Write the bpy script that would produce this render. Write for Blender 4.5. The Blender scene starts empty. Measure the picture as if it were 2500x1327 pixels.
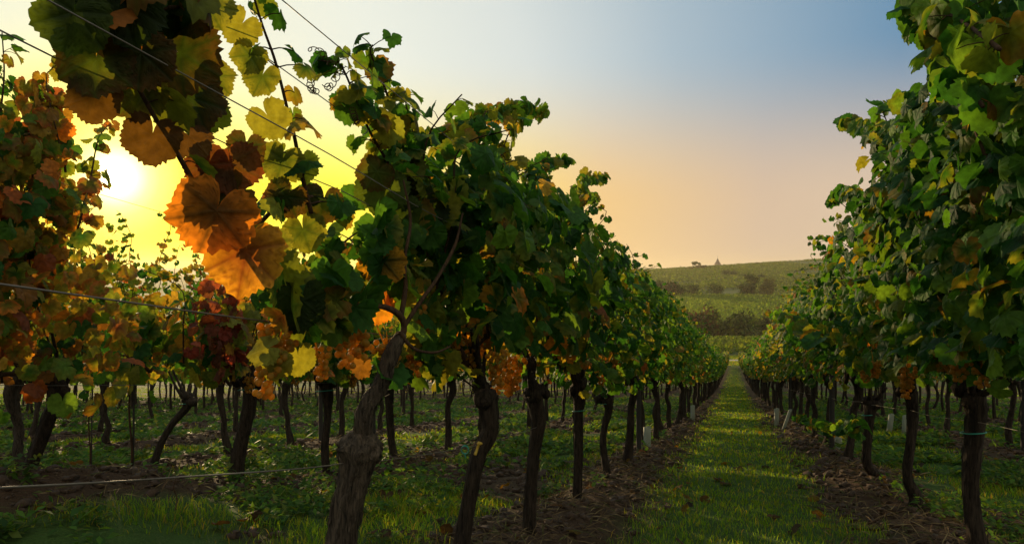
import bpy, math, random
import numpy as np
from mathutils import Matrix, Vector

C = bpy.context.scene.collection
SC = bpy.context.scene
PI = math.pi

# ------------------------------------------------------------------ camera
F = 1750.0                                   # focal length in pixels of the 2500 px wide photograph
cam_d = bpy.data.cameras.new('camera')
cam_d.sensor_width = 36.0
cam_d.lens = 36.0 * F / 2500.0
cam_d.clip_start = 0.05
cam_d.clip_end = 20000
cam = bpy.data.objects.new('camera', cam_d)
cam.location = (0, 0, 0)
cam.rotation_euler = (PI / 2, 0, 0)
C.objects.link(cam)
SC.camera = cam

# ------------------------------------------------------------------ sky and sun
SUN_AZ = math.atan2(280 - 1250, F)           # to the left of the view axis
SUN_EL = math.radians(6.6)
SUN_DIR = Vector((math.sin(SUN_AZ) * math.cos(SUN_EL), math.cos(SUN_AZ) * math.cos(SUN_EL), math.sin(SUN_EL)))
SKY_STRENGTH = 0.10
W = bpy.data.worlds.new('World')
SC.world = W
W.use_nodes = True
nt = W.node_tree
nt.nodes.clear()
N = nt.nodes.new
L = nt.links.new
def math_node(tree, op, a, b=None):
    n = tree.nodes.new('ShaderNodeMath'); n.operation = op
    for i, v in enumerate((a, b)):
        if v is None: continue
        if isinstance(v, (int, float)): n.inputs[i].default_value = v
        else: tree.links.new(v, n.inputs[i])
    return n.outputs[0]
sky = N('ShaderNodeTexSky')
sky.sky_type = 'NISHITA'
sky.sun_disc = False
sky.sun_elevation = SUN_EL
sky.sun_rotation = SUN_AZ
sky.altitude = 200
sky.air_density = 1.0
sky.dust_density = 2.2
sky.ozone_density = 2.0
bg = N('ShaderNodeBackground')
bg.inputs['Strength'].default_value = SKY_STRENGTH
L(sky.outputs[0], bg.inputs[0])
# evening haze of the sky, with unseen fill light added behind the camera: colour by the angle to the sun and the height above the horizon
def ramp(stops):
    r = N('ShaderNodeValToRGB'); e = r.color_ramp.elements
    while len(e) < len(stops): e.new(.5)
    for q, (p, c) in enumerate(stops): e[q].position = p; e[q].color = tuple(c) + (1,)
    return r
geo = N('ShaderNodeTexCoord')
dot = N('ShaderNodeVectorMath'); dot.operation = 'DOT_PRODUCT'; dot.inputs[1].default_value = SUN_DIR
nrmz = N('ShaderNodeVectorMath'); nrmz.operation = 'NORMALIZE'
L(geo.outputs['Generated'], nrmz.inputs[0]); L(nrmz.outputs[0], dot.inputs[0])
gam = math_node(nt, 'MULTIPLY', math_node(nt, 'ARCCOSINE', math_node(nt, 'MINIMUM', dot.outputs['Value'], 1.0)), 1 / PI)     # 0..1 = 0..180 degrees
sep = N('ShaderNodeSeparateXYZ'); L(nrmz.outputs[0], sep.inputs[0])
D = 1 / 180
LOWSKY = [(0, (1.25, 1.03, .08)), (3 * D, (1.25, 1.03, .0)), (8 * D, (1.22, 1.02, .0)), (15 * D, (1.1, .95, .0)), (23 * D, (.97, .72, .07)), (36 * D, (.80, .53, .23)), (48 * D, (.62, .46, .33)), (85 * D, (.70, .60, .46)), (1, (.80, .70, .54))]
HIGHSKY = [(0, (1.25, 1.03, .08)), (6 * D, (1.05, .98, .36)), (10 * D, (.84, .84, .60)), (15 * D, (.80, .81, .66)), (21 * D, (.76, .79, .70)), (31 * D, (.63, .68, .66)), (42 * D, (.36, .46, .53)), (57 * D, (.13, .26, .40)), (72 * D, (.16, .26, .35)), (85 * D, (.64, .68, .58)), (1, (.86, .80, .62))]
rl = ramp(LOWSKY); rh = ramp(HIGHSKY)
L(gam, rl.inputs[0]); L(gam, rh.inputs[0])
el = N('ShaderNodeMapRange'); el.interpolation_type = 'SMOOTHSTEP'
el.inputs[1].default_value = math.sin(math.radians(5)); el.inputs[2].default_value = math.sin(math.radians(17))
L(sep.outputs[2], el.inputs[0])
mixs = N('ShaderNodeMix'); mixs.data_type = 'RGBA'
L(el.outputs[0], mixs.inputs[0]); L(rl.outputs[0], mixs.inputs[6]); L(rh.outputs[0], mixs.inputs[7])
# the glaring sun itself and the aureole round it
SUNGLOW = [(0, (6, 5.4, 3.6)), (.9 * D, (2.6, 2.2, 1.3)), (1.8 * D, (1.1, .9, .5)), (2.8 * D, (.55, .42, .22)), (4.5 * D, (.25, .15, .02)), (7 * D, (.12, .05, .0)), (11 * D, (0, 0, 0))]
rg_ = ramp(SUNGLOW); L(gam, rg_.inputs[0])
glow = N('ShaderNodeMix'); glow.data_type = 'RGBA'; glow.blend_type = 'ADD'; glow.inputs[0].default_value = 1
L(mixs.outputs[2], glow.inputs[6]); L(rg_.outputs[0], glow.inputs[7])
bg2 = N('ShaderNodeBackground'); bg2.inputs['Strength'].default_value = 1.0
L(glow.outputs[2], bg2.inputs[0])
mxs = N('ShaderNodeMixShader'); mxs.inputs[0].default_value = .98
L(bg.outputs[0], mxs.inputs[1]); L(bg2.outputs[0], mxs.inputs[2])
out = N('ShaderNodeOutputWorld')
L(mxs.outputs[0], out.inputs[0])

sun_d = bpy.data.lights.new('sun', 'SUN')
sun_d.energy = 5.0
sun_d.angle = math.radians(0.55)
sun_d.color = (1.0, 0.72, 0.38)
sun = bpy.data.objects.new('sun', sun_d)
sun.rotation_euler = (-SUN_DIR).to_track_quat('-Z', 'Y').to_euler()
sun.location = (-30, 60, 40)
C.objects.link(sun)

SC.view_settings.view_transform = 'Standard'
SC.view_settings.look = 'None'
SC.view_settings.exposure = 0.15
SC.view_settings.gamma = 1.0
SC.cycles.max_bounces = 6
SC.cycles.diffuse_bounces = 3
SC.cycles.glossy_bounces = 2
SC.cycles.transmission_bounces = 4
SC.cycles.transparent_max_bounces = 6
SC.cycles.volume_bounces = 0
SC.cycles.use_denoising = True

# ------------------------------------------------------------------ noise and layout helpers
def hash2(ix, iy, seed):
    h = (ix.astype(np.int64) * 374761393 + iy.astype(np.int64) * 668265263 + seed * 974634721) & 0xffffffff
    h = ((h ^ (h >> 13)) * 1274126177) & 0xffffffff
    return ((h ^ (h >> 16)) & 0xffffff) / float(0xffffff)
def vnoise(x, y, seed=0):
    x = np.asarray(x, float); y = np.asarray(y, float)
    ix = np.floor(x); iy = np.floor(y); fx = x - ix; fy = y - iy
    fx = fx * fx * (3 - 2 * fx); fy = fy * fy * (3 - 2 * fy)
    a = hash2(ix, iy, seed); b = hash2(ix + 1, iy, seed); c = hash2(ix, iy + 1, seed); d = hash2(ix + 1, iy + 1, seed)
    return (a * (1 - fx) + b * fx) * (1 - fy) + (c * (1 - fx) + d * fx) * fy
def fbm(x, y, seed=0, oct=4):
    s = 0; a = 0.5
    for i in range(oct):
        s = s + a * vnoise(x * 2 ** i, y * 2 ** i, seed + i * 17); a *= 0.5
    return s / (1 - 0.5 ** oct)

TH = 0.309                                   # row direction: dX/dY
RC = 1 / math.sqrt(1 + TH * TH)
ROW_ANG = math.atan2(1, TH)                  # local x of a vine runs down the row
ROWS_L = [1.064, 3.40, 5.70, 8.0, 10.3, 12.6, 14.9, 17.2, 19.5, 21.8, 24.1, 26.4]      # X = -a + TH*Y
ROWS_R = [-1.14, -3.40, -5.65, -7.9]
ALL_ROWS = np.array(sorted([-a for a in ROWS_L + ROWS_R] + [10.1, 12.3, 14.5]))
ROW_END = 110.0

PY = np.array([-60, 0, 10, 20, 35, 50, 70, 90, 110, 120, 130, 190, 235, 300, 420, 440, 900, 1000, 1200, 2000, 3200, 4000, 6000.0])
PZ = np.array([8.16, -.9, -2.41, -3.9, -6.05, -8.0, -10.35, -12.5, -14.4, -14.9, -15.4, -18.8, -21.5, -19, -15.2, -14.6, 0, 0, -8, -12, 14, 8, 4.0])
def hermite(x, X, Y):
    d = np.diff(Y) / np.diff(X)
    m = np.zeros(len(X)); m[0] = d[0]; m[-1] = d[-1]
    for i in range(1, len(X) - 1):
        m[i] = 0 if d[i - 1] * d[i] <= 0 else 2 * d[i - 1] * d[i] / (d[i - 1] + d[i])
    i = np.clip(np.searchsorted(X, x) - 1, 0, len(X) - 2)
    h = X[i + 1] - X[i]; t = np.clip((x - X[i]) / h, 0, 1)
    return ((2 * t**3 - 3 * t**2 + 1) * Y[i] + (t**3 - 2 * t**2 + t) * h * m[i] + (-2 * t**3 + 3 * t**2) * Y[i + 1] + (t**3 - t**2) * h * m[i + 1])
def row_dist(x, y):
    u = np.asarray(x) - TH * np.asarray(y)
    d = np.abs(u[..., None] - ALL_ROWS).min(-1) if u.ndim else np.abs(u - ALL_ROWS).min()
    return d * RC
def hbase(x, y):
    x = np.asarray(x, float); y = np.asarray(y, float)
    z = hermite(y, PY, PZ)
    ridge = np.clip(2.2 + 0.062 * (x - 180), -10, 34)
    k = np.clip((y - 440) / 460, 0, 1) * np.clip((1300 - y) / 300, 0, 1)
    z = z + ridge * k
    far = np.clip((y - 2200) / 900, 0, 1)
    z = z + .4 * np.exp(-((x + 2.7) ** 2 + (y - 3.4) ** 2) / 1.7 ** 2)      # the bank under the second row
    z = z + far * 16 * (fbm(x / 520, y / 2400 + 3, 5, 3) - .45)
    return z
def hgt(x, y):
    """ground height with the ridge of soil under each row, clods and ruts"""
    x = np.asarray(x, float); y = np.asarray(y, float)
    z = hbase(x, y)
    inv = np.clip((ROW_END + 1 - y) / 3, 0, 1) * np.clip((y + 6) / 3, 0, 1)
    d = row_dist(x, y)
    berm = np.exp(-(d / 0.27) ** 2)
    z = z + inv * (0.07 * berm + 0.055 * berm * (fbm(x * 5, y * 5, 3, 4) - .3) + 0.07 * (fbm(x * 1.1, y * 1.1, 8, 3) - .5) + 0.02 * (fbm(x * 9, y * 9, 11, 2) - .5))
    return z

def P(px, py, Y):
    return np.array([(px - 1250) / F * Y, Y, (663.5 - py) / F * Y])
def Yrow(px, a):
    return -a / ((px - 1250) / F - TH)

# ------------------------------------------------------------------ mesh helpers
def mk_mesh(name, V, quads=None, tris=None, col=None, mat=None, smooth=True, mats=None, midx=None):
    me = bpy.data.meshes.new(name)
    V = np.asarray(V, np.float32).reshape(-1, 3)
    nq = 0 if quads is None else len(quads)
    ntri = 0 if tris is None else len(tris)
    me.vertices.add(len(V)); me.vertices.foreach_set('co', V.ravel())
    loops = []
    if nq: loops.append(np.asarray(quads, np.int32).ravel())
    if ntri: loops.append(np.asarray(tris, np.int32).ravel())
    loops = np.concatenate(loops) if loops else np.zeros(0, np.int32)
    me.loops.add(len(loops)); me.loops.foreach_set('vertex_index', loops)
    me.polygons.add(nq + ntri)
    tot = np.concatenate([np.full(nq, 4, np.int32), np.full(ntri, 3, np.int32)])
    st = np.concatenate([[0], np.cumsum(tot)[:-1]]).astype(np.int32) if len(tot) else tot
    me.polygons.foreach_set('loop_start', st)
    me.polygons.foreach_set('loop_total', tot)
    if smooth: me.polygons.foreach_set('use_smooth', np.ones(nq + ntri, bool))
    if col is not None:
        col = np.asarray(col, np.float32)
        if col.shape[1] == 3: col = np.concatenate([col, np.ones((len(col), 1), np.float32)], 1)
        at = me.color_attributes.new('col', 'FLOAT_COLOR', 'POINT')
        at.data.foreach_set('color', col.ravel())
    for m in (mats or ([mat] if mat else [])): me.materials.append(m)
    if midx is not None: me.polygons.foreach_set('material_index', np.asarray(midx, np.int32))
    me.update(calc_edges=True)
    return me

class MB:
    """collects pieces of one mesh"""
    def __init__(s): s.V = []; s.Q = []; s.T = []; s.C = []; s.n = 0
    def add(s, V, Q=None, T=None, col=None):
        V = np.asarray(V, float).reshape(-1, 3)
        s.V.append(V)
        if Q is not None and len(Q): s.Q.append(np.asarray(Q, int).reshape(-1, 4) + s.n)
        if T is not None and len(T): s.T.append(np.asarray(T, int).reshape(-1, 3) + s.n)
        if col is not None:
            col = np.asarray(col, float)
            if col.ndim == 1: col = np.tile(col, (len(V), 1))
            s.C.append(col)
        s.n += len(V); return s
    def mesh(s, name, mat, smooth=True, xf=None):
        V = np.concatenate(s.V)
        if xf is not None: V = xf(V)
        return mk_mesh(name, V, np.concatenate(s.Q) if s.Q else None, np.concatenate(s.T) if s.T else None,
                       np.concatenate(s.C) if s.C else None, mat, smooth)

def catmull(pts, n):
    p = np.asarray(pts, float)
    if len(p) == 2:
        t = np.linspace(0, 1, n)[:, None]; return p[0] * (1 - t) + p[1] * t
    q = np.vstack([2 * p[0] - p[1], p, 2 * p[-1] - p[-2]])
    ts = np.linspace(0, len(p) - 1 - 1e-9, n); o = []
    for t in ts:
        i = int(t); f = t - i; a, b, c, d = q[i], q[i + 1], q[i + 2], q[i + 3]
        o.append(.5 * ((2 * b) + (c - a) * f + (2 * a - 5 * b + 4 * c - d) * f * f + (3 * b - a - 3 * c + d) * f ** 3))
    return np.array(o)

def tube(pts, rad, nseg=8, nlen=None, rough=0.0, seed=0, cap=True, ridges=0.0):
    """tapered tube along a smooth path; rough = relative bark relief"""
    pts = np.asarray(pts, float); rad = np.asarray(rad, float)
    if rad.ndim == 0: rad = np.full(len(pts), float(rad))
    n = nlen or max(len(pts), 2)
    c = catmull(pts, n)
    r = np.interp(np.linspace(0, len(rad) - 1, n), np.arange(len(rad)), rad)
    t = np.gradient(c, axis=0); t /= np.linalg.norm(t, axis=1)[:, None] + 1e-12
    up = np.array([0.3, 0.9, 0.1]); 
    if abs(t[0] @ up) > .95: up = np.array([1., 0, 0])
    u = np.cross(t, up); u /= np.linalg.norm(u, axis=1)[:, None] + 1e-12
    v = np.cross(t, u)
    a = np.linspace(0, 2 * PI, nseg, endpoint=False)
    rr = np.ones((n, nseg))
    if rough or ridges:
        s = np.arange(n)[:, None] / 6.0 + np.zeros((1, nseg)); ang = (a / (2 * PI) * nseg / 2)[None] + np.zeros((n, 1))
        rr = 1 + rough * 1.2 * (fbm(s * .55, np.abs(ang - nseg / 4) * .9, seed, 3) - .5) + rough * 1.0 * (fbm(s * .9, np.abs(ang - nseg / 4) * 2.6, seed + 9, 2) - .5) + ridges * np.sin(a[None] * 7 + 2.5 * fbm(s, ang * 0 + seed, seed + 3, 2) * 3 + seed)
    V = c[:, None] + (np.cos(a)[None, :, None] * u[:, None] + np.sin(a)[None, :, None] * v[:, None]) * (r[:, None] * rr)[:, :, None]
    V = V.reshape(-1, 3)
    i = np.arange(n - 1)[:, None] * nseg; j = np.arange(nseg)[None]; k = (j + 1) % nseg
    Q = np.stack([i + j, i + k, i + nseg + k, i + nseg + j], -1).reshape(-1, 4)
    T = None
    if cap:
        V = np.vstack([V, c[0] - t[0] * r[0] * .4, c[-1] + t[-1] * r[-1] * .5])
        m = n * nseg; j = np.arange(nseg); k = (j + 1) % nseg
        T = np.vstack([np.stack([k, j, np.full(nseg, m)], -1), np.stack([(n - 1) * nseg + j, (n - 1) * nseg + k, np.full(nseg, m + 1)], -1)])
    return V, Q, T

def sphere(c, r, nu=8, nv=5):
    a = np.linspace(0, 2 * PI, nu, endpoint=False); b = np.linspace(0, PI, nv + 1)[1:-1]
    V = np.array([[math.sin(t) * math.cos(p), math.sin(t) * math.sin(p), math.cos(t)] for t in b for p in a])
    V = np.vstack([V, [0, 0, 1], [0, 0, -1]])
    m = len(b); Q = []; T = []
    for i in range(m - 1):
        for j in range(nu):
            k = (j + 1) % nu; Q.append([i * nu + j, (i + 1) * nu + j, (i + 1) * nu + k, i * nu + k])
    for j in range(nu):
        k = (j + 1) % nu; T.append([m * nu, j, k]); T.append([m * nu + 1, (m - 1) * nu + k, (m - 1) * nu + j])
    return V * np.asarray(r) + np.asarray(c), np.array(Q), np.array(T)

def box(x0, x1, y0, y1, z0, z1):
    V = np.array([[x, y, z] for z in (z0, z1) for y in (y0, y1) for x in (x0, x1)], float)
    Q = [[0, 2, 3, 1], [4, 5, 7, 6], [0, 1, 5, 4], [2, 6, 7, 3], [0, 4, 6, 2], [1, 3, 7, 5]]
    return V, Q

def obj(name, me, parent=None):
    o = bpy.data.objects.new(name, me); C.objects.link(o)
    if parent is not None: o.parent = parent
    return o
def tag(o, label=None, cat=None, group=None, kind=None):
    if label: o['label'] = label
    if cat: o['category'] = cat
    if group: o['group'] = group
    if kind: o['kind'] = kind
    return o
def empty(name, loc, rz=0.0):
    o = bpy.data.objects.new(name, None); C.objects.link(o)
    o.empty_display_size = 0.1
    o.location = loc; o.rotation_euler = (0, 0, rz); return o
def local_of(root):
    """function turning world points into the root's local frame"""
    M = np.array((Matrix.Translation(root.location) @ Matrix.Rotation(root.rotation_euler[2], 4, 'Z')).inverted())
    return lambda V: V @ M[:3, :3].T + M[:3, 3]

# ------------------------------------------------------------------ materials
def new_mat(name):
    m = bpy.data.materials.new(name); m.use_nodes = True
    t = m.node_tree; t.nodes.clear()
    o = t.nodes.new('ShaderNodeOutputMaterial')
    return m, t, o
def nd(t, typ, **kw):
    n = t.nodes.new(typ)
    for k, v in kw.items(): setattr(n, k, v)
    return n
def mixcol(t, fac, a, b, mode='MIX'):
    n = nd(t, 'ShaderNodeMix', data_type='RGBA', blend_type=mode)
    for sock, v in ((n.inputs[0], fac), (n.inputs[6], a), (n.inputs[7], b)):
        if isinstance(v, (int, float)): sock.default_value = v
        elif isinstance(v, tuple): sock.default_value = v if len(v) == 4 else v + (1,)
        else: t.links.new(v, sock)
    return n.outputs[2]
def leaf_material(name, trans=0.5, gain=(2.6, 2.1, 0.7), rough=0.6, spec=0.14, scale=38, bump=0.25, vein=False):
    m, t, o = new_mat(name)
    at = nd(t, 'ShaderNodeAttribute', attribute_name='col')
    tc = nd(t, 'ShaderNodeTexCoord')
    nz = nd(t, 'ShaderNodeTexNoise'); nz.inputs['Scale'].default_value = scale; nz.inputs['Detail'].default_value = 3
    t.links.new(tc.outputs['Object'], nz.inputs['Vector'])
    mr = nd(t, 'ShaderNodeMapRange'); mr.inputs[1].default_value = .3; mr.inputs[2].default_value = .7; mr.inputs[3].default_value = .7; mr.inputs[4].default_value = 1.3
    t.links.new(nz.outputs[0], mr.inputs[0])
    vm = nd(t, 'ShaderNodeVectorMath', operation='SCALE'); t.links.new(at.outputs['Color'], vm.inputs[0]); t.links.new(mr.outputs[0], vm.inputs['Scale'])
    pb = nd(t, 'ShaderNodeBsdfPrincipled'); pb.inputs['Roughness'].default_value = rough
    pb.inputs['Specular IOR Level'].default_value = spec
    t.links.new(vm.outputs[0], pb.inputs['Base Color'])
    tr = nd(t, 'ShaderNodeBsdfTranslucent')
    t.links.new(mixcol(t, 1.0, vm.outputs[0], gain, 'MULTIPLY'), tr.inputs['Color'])
    if bump:
        bp = nd(t, 'ShaderNodeBump'); bp.inputs['Strength'].default_value = bump; bp.inputs['Distance'].default_value = .006
        t.links.new(math_node(t, 'ADD', nz.outputs[0], math_node(t, 'MULTIPLY', at.outputs['Alpha'], -.9)) if vein else nz.outputs[0], bp.inputs['Height']); t.links.new(bp.outputs[0], pb.inputs['Normal'])
    mx = nd(t, 'ShaderNodeMixShader'); mx.inputs[0].default_value = trans
    t.links.new(pb.outputs[0], mx.inputs[1]); t.links.new(tr.outputs[0], mx.inputs[2])
    t.links.new(mx.outputs[0], o.inputs[0])
    return m
def bark_material(name, a, b, scale=30, stretch=0.25, bump=0.9):
    m, t, o = new_mat(name)
    tc = nd(t, 'ShaderNodeTexCoord'); mp = nd(t, 'ShaderNodeMapping'); mp.inputs['Scale'].default_value = (1, 1, stretch)
    t.links.new(tc.outputs['Object'], mp.inputs[0])
    nz = nd(t, 'ShaderNodeTexNoise'); nz.inputs['Scale'].default_value = scale; nz.inputs['Detail'].default_value = 6; nz.inputs['Roughness'].default_value = .7
    t.links.new(mp.outputs[0], nz.inputs['Vector'])
    n2 = nd(t, 'ShaderNodeTexNoise'); n2.inputs['Scale'].default_value = scale * 3.2; n2.inputs['Detail'].default_value = 5; n2.inputs['Distortion'].default_value = .6
    t.links.new(mp.outputs[0], n2.inputs['Vector'])
    mu = math_node(t, 'ADD', math_node(t, 'MULTIPLY', nz.outputs[0], .5), math_node(t, 'MULTIPLY', n2.outputs[0], .5))
    cr = nd(t, 'ShaderNodeValToRGB'); cr.color_ramp.elements[0].color = a + (1,); cr.color_ramp.elements[1].color = b + (1,)
    cr.color_ramp.elements[0].position = .38; cr.color_ramp.elements[1].position = .66
    t.links.new(mu, cr.inputs[0])
    pb = nd(t, 'ShaderNodeBsdfPrincipled'); pb.inputs['Roughness'].default_value = .9; pb.inputs['Specular IOR Level'].default_value = .2
    t.links.new(cr.outputs[0], pb.inputs['Base Color'])
    bp = nd(t, 'ShaderNodeBump'); bp.inputs['Strength'].default_value = bump; bp.inputs['Distance'].default_value = .012
    t.links.new(mu, bp.inputs['Height']); t.links.new(bp.outputs[0], pb.inputs['Normal'])
    t.links.new(pb.outputs[0], o.inputs[0])
    return m
def plain_material(name, col, rough=.6, metal=0.0, noise=.25, scale=20, trans=0.0, bump=0.0):
    m, t, o = new_mat(name)
    tc = nd(t, 'ShaderNodeTexCoord')
    nz = nd(t, 'ShaderNodeTexNoise'); nz.inputs['Scale'].default_value = scale; nz.inputs['Detail'].default_value = 4
    t.links.new(tc.outputs['Object'], nz.inputs['Vector'])
    c = mixcol(t, nz.outputs[0], tuple(x * (1 - noise) for x in col), tuple(min(1, x * (1 + noise)) for x in col))
    pb = nd(t, 'ShaderNodeBsdfPrincipled'); pb.inputs['Roughness'].default_value = rough; pb.inputs['Metallic'].default_value = metal
    t.links.new(c, pb.inputs['Base Color'])
    if bump:
        bp = nd(t, 'ShaderNodeBump'); bp.inputs['Strength'].default_value = bump; bp.inputs['Distance'].default_value = .01
        t.links.new(nz.outputs[0], bp.inputs['Height']); t.links.new(bp.outputs[0], pb.inputs['Normal'])
    if trans:
        tr = nd(t, 'ShaderNodeBsdfTranslucent'); t.links.new(c, tr.inputs['Color'])
        mx = nd(t, 'ShaderNodeMixShader'); mx.inputs[0].default_value = trans
        t.links.new(pb.outputs[0], mx.inputs[1]); t.links.new(tr.outputs[0], mx.inputs[2]); t.links.new(mx.outputs[0], o.inputs[0])
    else:
        t.links.new(pb.outputs[0], o.inputs[0])
    return m
def ground_material():
    m, t, o = new_mat('vineyard_ground')
    at = nd(t, 'ShaderNodeAttribute', attribute_name='col')
    ge = nd(t, 'ShaderNodeNewGeometry')
    n1 = nd(t, 'ShaderNodeTexNoise'); n1.inputs['Scale'].default_value = 11; n1.inputs['Detail'].default_value = 8; n1.inputs['Roughness'].default_value = .65
    n2 = nd(t, 'ShaderNodeTexNoise'); n2.inputs['Scale'].default_value = 90; n2.inputs['Detail'].default_value = 4
    n3 = nd(t, 'ShaderNodeTexNoise'); n3.inputs['Scale'].default_value = .25; n3.inputs['Detail'].default_value = 6
    for n in (n1, n2, n3): t.links.new(ge.outputs['Position'], n.inputs['Vector'])
    f = math_node(t, 'ADD', math_node(t, 'MULTIPLY', n1.outputs[0], .9), math_node(t, 'MULTIPLY', n2.outputs[0], .7))
    f = math_node(t, 'ADD', f, math_node(t, 'MULTIPLY', n3.outputs[0], .5))
    vm = nd(t, 'ShaderNodeVectorMath', operation='SCALE'); t.links.new(at.outputs['Color'], vm.inputs[0]); t.links.new(f, vm.inputs['Scale'])
    pb = nd(t, 'ShaderNodeBsdfPrincipled'); pb.inputs['Roughness'].default_value = .95; pb.inputs['Specular IOR Level'].default_value = .15
    t.links.new(vm.outputs[0], pb.inputs['Base Color'])
    bp = nd(t, 'ShaderNodeBump'); bp.inputs['Strength'].default_value = .8; bp.inputs['Distance'].default_value = .03
    t.links.new(f, bp.inputs['Height']); t.links.new(bp.outputs[0], pb.inputs['Normal'])
    t.links.new(pb.outputs[0], o.inputs[0])
    return m

M_LEAF = leaf_material('vine_leaf', bump=.6, vein=True, scale=55)
M_GRASS = leaf_material('grass_blade', trans=.5, gain=(2.6, 2.0, .6), rough=.6, spec=.1, scale=3, bump=0)
M_FAR = leaf_material('far_foliage', trans=.5, gain=(3.0, 2.6, .9), rough=.8, spec=.1, scale=.8, bump=0)
M_BARK = bark_material('vine_bark', (.007, .005, .004), (.062, .044, .031), scale=42, stretch=.16)
M_BARK_OLD = bark_material('old_grey_bark', (.010, .008, .006), (.105, .078, .056), scale=46, stretch=.15)
M_CANE = bark_material('vine_cane', (.02, .011, .007), (.085, .045, .022), scale=60, bump=.4)
M_TREEBARK = bark_material('tree_bark', (.02, .015, .012), (.1, .075, .055), scale=4)
M_WIRE = plain_material('galvanised_wire', (.16, .14, .12), .6, .6, .3, 60)
M_POST = plain_material('weathered_post', (.024, .019, .016), .8, 0, .4, 25, bump=.5)
M_TIE = plain_material('green_plastic_tie', (.02, .22, .16), .5, 0, .15)
M_TAG = plain_material('yellow_plastic_tag', (.6, .42, .06), .5, 0, .15, trans=.4)
M_TUBE = plain_material('white_grow_tube', (.33, .35, .27), .6, 0, .2, 12, trans=.45)
M_CLOD = plain_material('soil_clod', (.05, .029, .018), .95, 0, .5, 40, bump=.6)
M_TREE = leaf_material('tree_leaves', trans=.25, gain=(2.0, 1.7, .8), rough=.8, spec=.1, scale=.8, bump=0)
M_STRAW = leaf_material('dry_straw', trans=.25, gain=(1.3, 1.1, .8), rough=.8, spec=.1, scale=6, bump=0)
M_WALL = plain_material('church_wall', (.32, .22, .17), .9, 0, .2, .6)
M_SLATE = plain_material('spire_slate', (.12, .07, .065), .8, 0, .25, .6)
M_ROOF = plain_material('roof_tiles', (.28, .1, .06), .9, 0, .25, .6)
def grape_material():
    m, t, o = new_mat('ripe_grape_skin')
    tc = nd(t, 'ShaderNodeTexCoord')
    nz = nd(t, 'ShaderNodeTexNoise'); nz.inputs['Scale'].default_value = 55; nz.inputs['Detail'].default_value = 2
    t.links.new(tc.outputs['Object'], nz.inputs['Vector'])
    cr = nd(t, 'ShaderNodeValToRGB'); e = cr.color_ramp.elements
    e[0].position = .35; e[0].color = (.17, .15, .03, 1); e[1].position = .65; e[1].color = (.32, .19, .03, 1)
    t.links.new(nz.outputs[0], cr.inputs[0])
    pb = nd(t, 'ShaderNodeBsdfPrincipled'); pb.inputs['Roughness'].default_value = .6; pb.inputs['Specular IOR Level'].default_value = .25
    t.links.new(cr.outputs[0], pb.inputs['Base Color'])
    tr = nd(t, 'ShaderNodeBsdfTranslucent')
    t.links.new(mixcol(t, 1.0, cr.outputs[0], (3.2, 2.5, .9), 'MULTIPLY'), tr.inputs['Color'])
    mx = nd(t, 'ShaderNodeMixShader'); mx.inputs[0].default_value = .6
    t.links.new(pb.outputs[0], mx.inputs[1]); t.links.new(tr.outputs[0], mx.inputs[2]); t.links.new(mx.outputs[0], o.inputs[0])
    return m
M_GRAPE = grape_material()

# ------------------------------------------------------------------ ground sheet
def graded(stops):
    o = [stops[0][0]]
    for (a, s0), (b, s1) in zip(stops[:-1], stops[1:]):
        x = a
        while x < b - 1e-6:
            f = (x - a) / (b - a); x += s0 + (s1 - s0) * f; o.append(min(x, b))
    return np.array(sorted(set(o)))
GY = graded([(-60, 4), (-4, .6), (1.2, .08), (9, .08), (20, .16), (57, .5), (112, 1.0), (132, 1.5), (240, 6), (1000, 14), (6000, 120)])
GX = graded([(-3500, 160), (-400, 20), (-40, 1.2), (-10, .2), (-5, .08), (5, .08), (9, .2), (24, .8), (60, 3), (420, 9), (700, 30), (3500, 200)])
XX, YY = np.meshgrid(GX, GY)
ZZ = hgt(XX, YY)
nx, ny = len(GX), len(GY)
i = np.arange(ny - 1)[:, None] * nx; j = np.arange(nx - 1)[None]
Q = np.stack([i + j, i + j + 1, i + nx + j + 1, i + nx + j], -1).reshape(-1, 4)
def soil_mask(x, y):
    d = row_dist(x, y)
    s = 1 / (1 + np.exp((d - .40 - .40 * (fbm(x * 1.7, y * 1.7, 21, 3) - .5)) / .05))
    patch = np.clip((fbm(x * .9 + 9, y * .9, 31, 4) - .515) * 9, 0, 1)
    u = x - TH * y
    not_path = 1 - ((u > -1.0) & (u < 1.1)) * 1.0
    return np.clip(np.maximum(s, patch * not_path * .95), 0, 1)
SM = soil_mask(XX, YY)
inv = ((YY < ROW_END + 2) & (YY > -20))[..., None]
soil = np.array([.056, .032, .019]); grass = np.array([.04, .078, .014])
colr = soil * SM[..., None] + grass * (1 - SM[..., None])
fld = np.array([.060, .080, .018]) * (.75 + .5 * fbm(XX / 60, YY / 60, 41, 3))[..., None]
dry = np.clip((fbm(XX / 90 + 4, YY / 40, 47, 3) - .55) * 6, 0, 1)[..., None]
fld = fld * (1 - .35 * dry) + np.array([.11, .085, .035]) * .35 * dry
colr = np.where(inv, colr, fld)
head = ((YY > ROW_END + 1) & (YY < 134))[..., None]
colr = np.where(head, np.array([.045, .068, .016]) * (.8 + .4 * fbm(XX, YY, 49, 3))[..., None], colr)
me = mk_mesh('ground', np.stack([XX, YY, ZZ], -1).reshape(-1, 3), Q, None, colr.reshape(-1, 3), ground_material())
tag(obj('ground', me), kind='structure')

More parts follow.
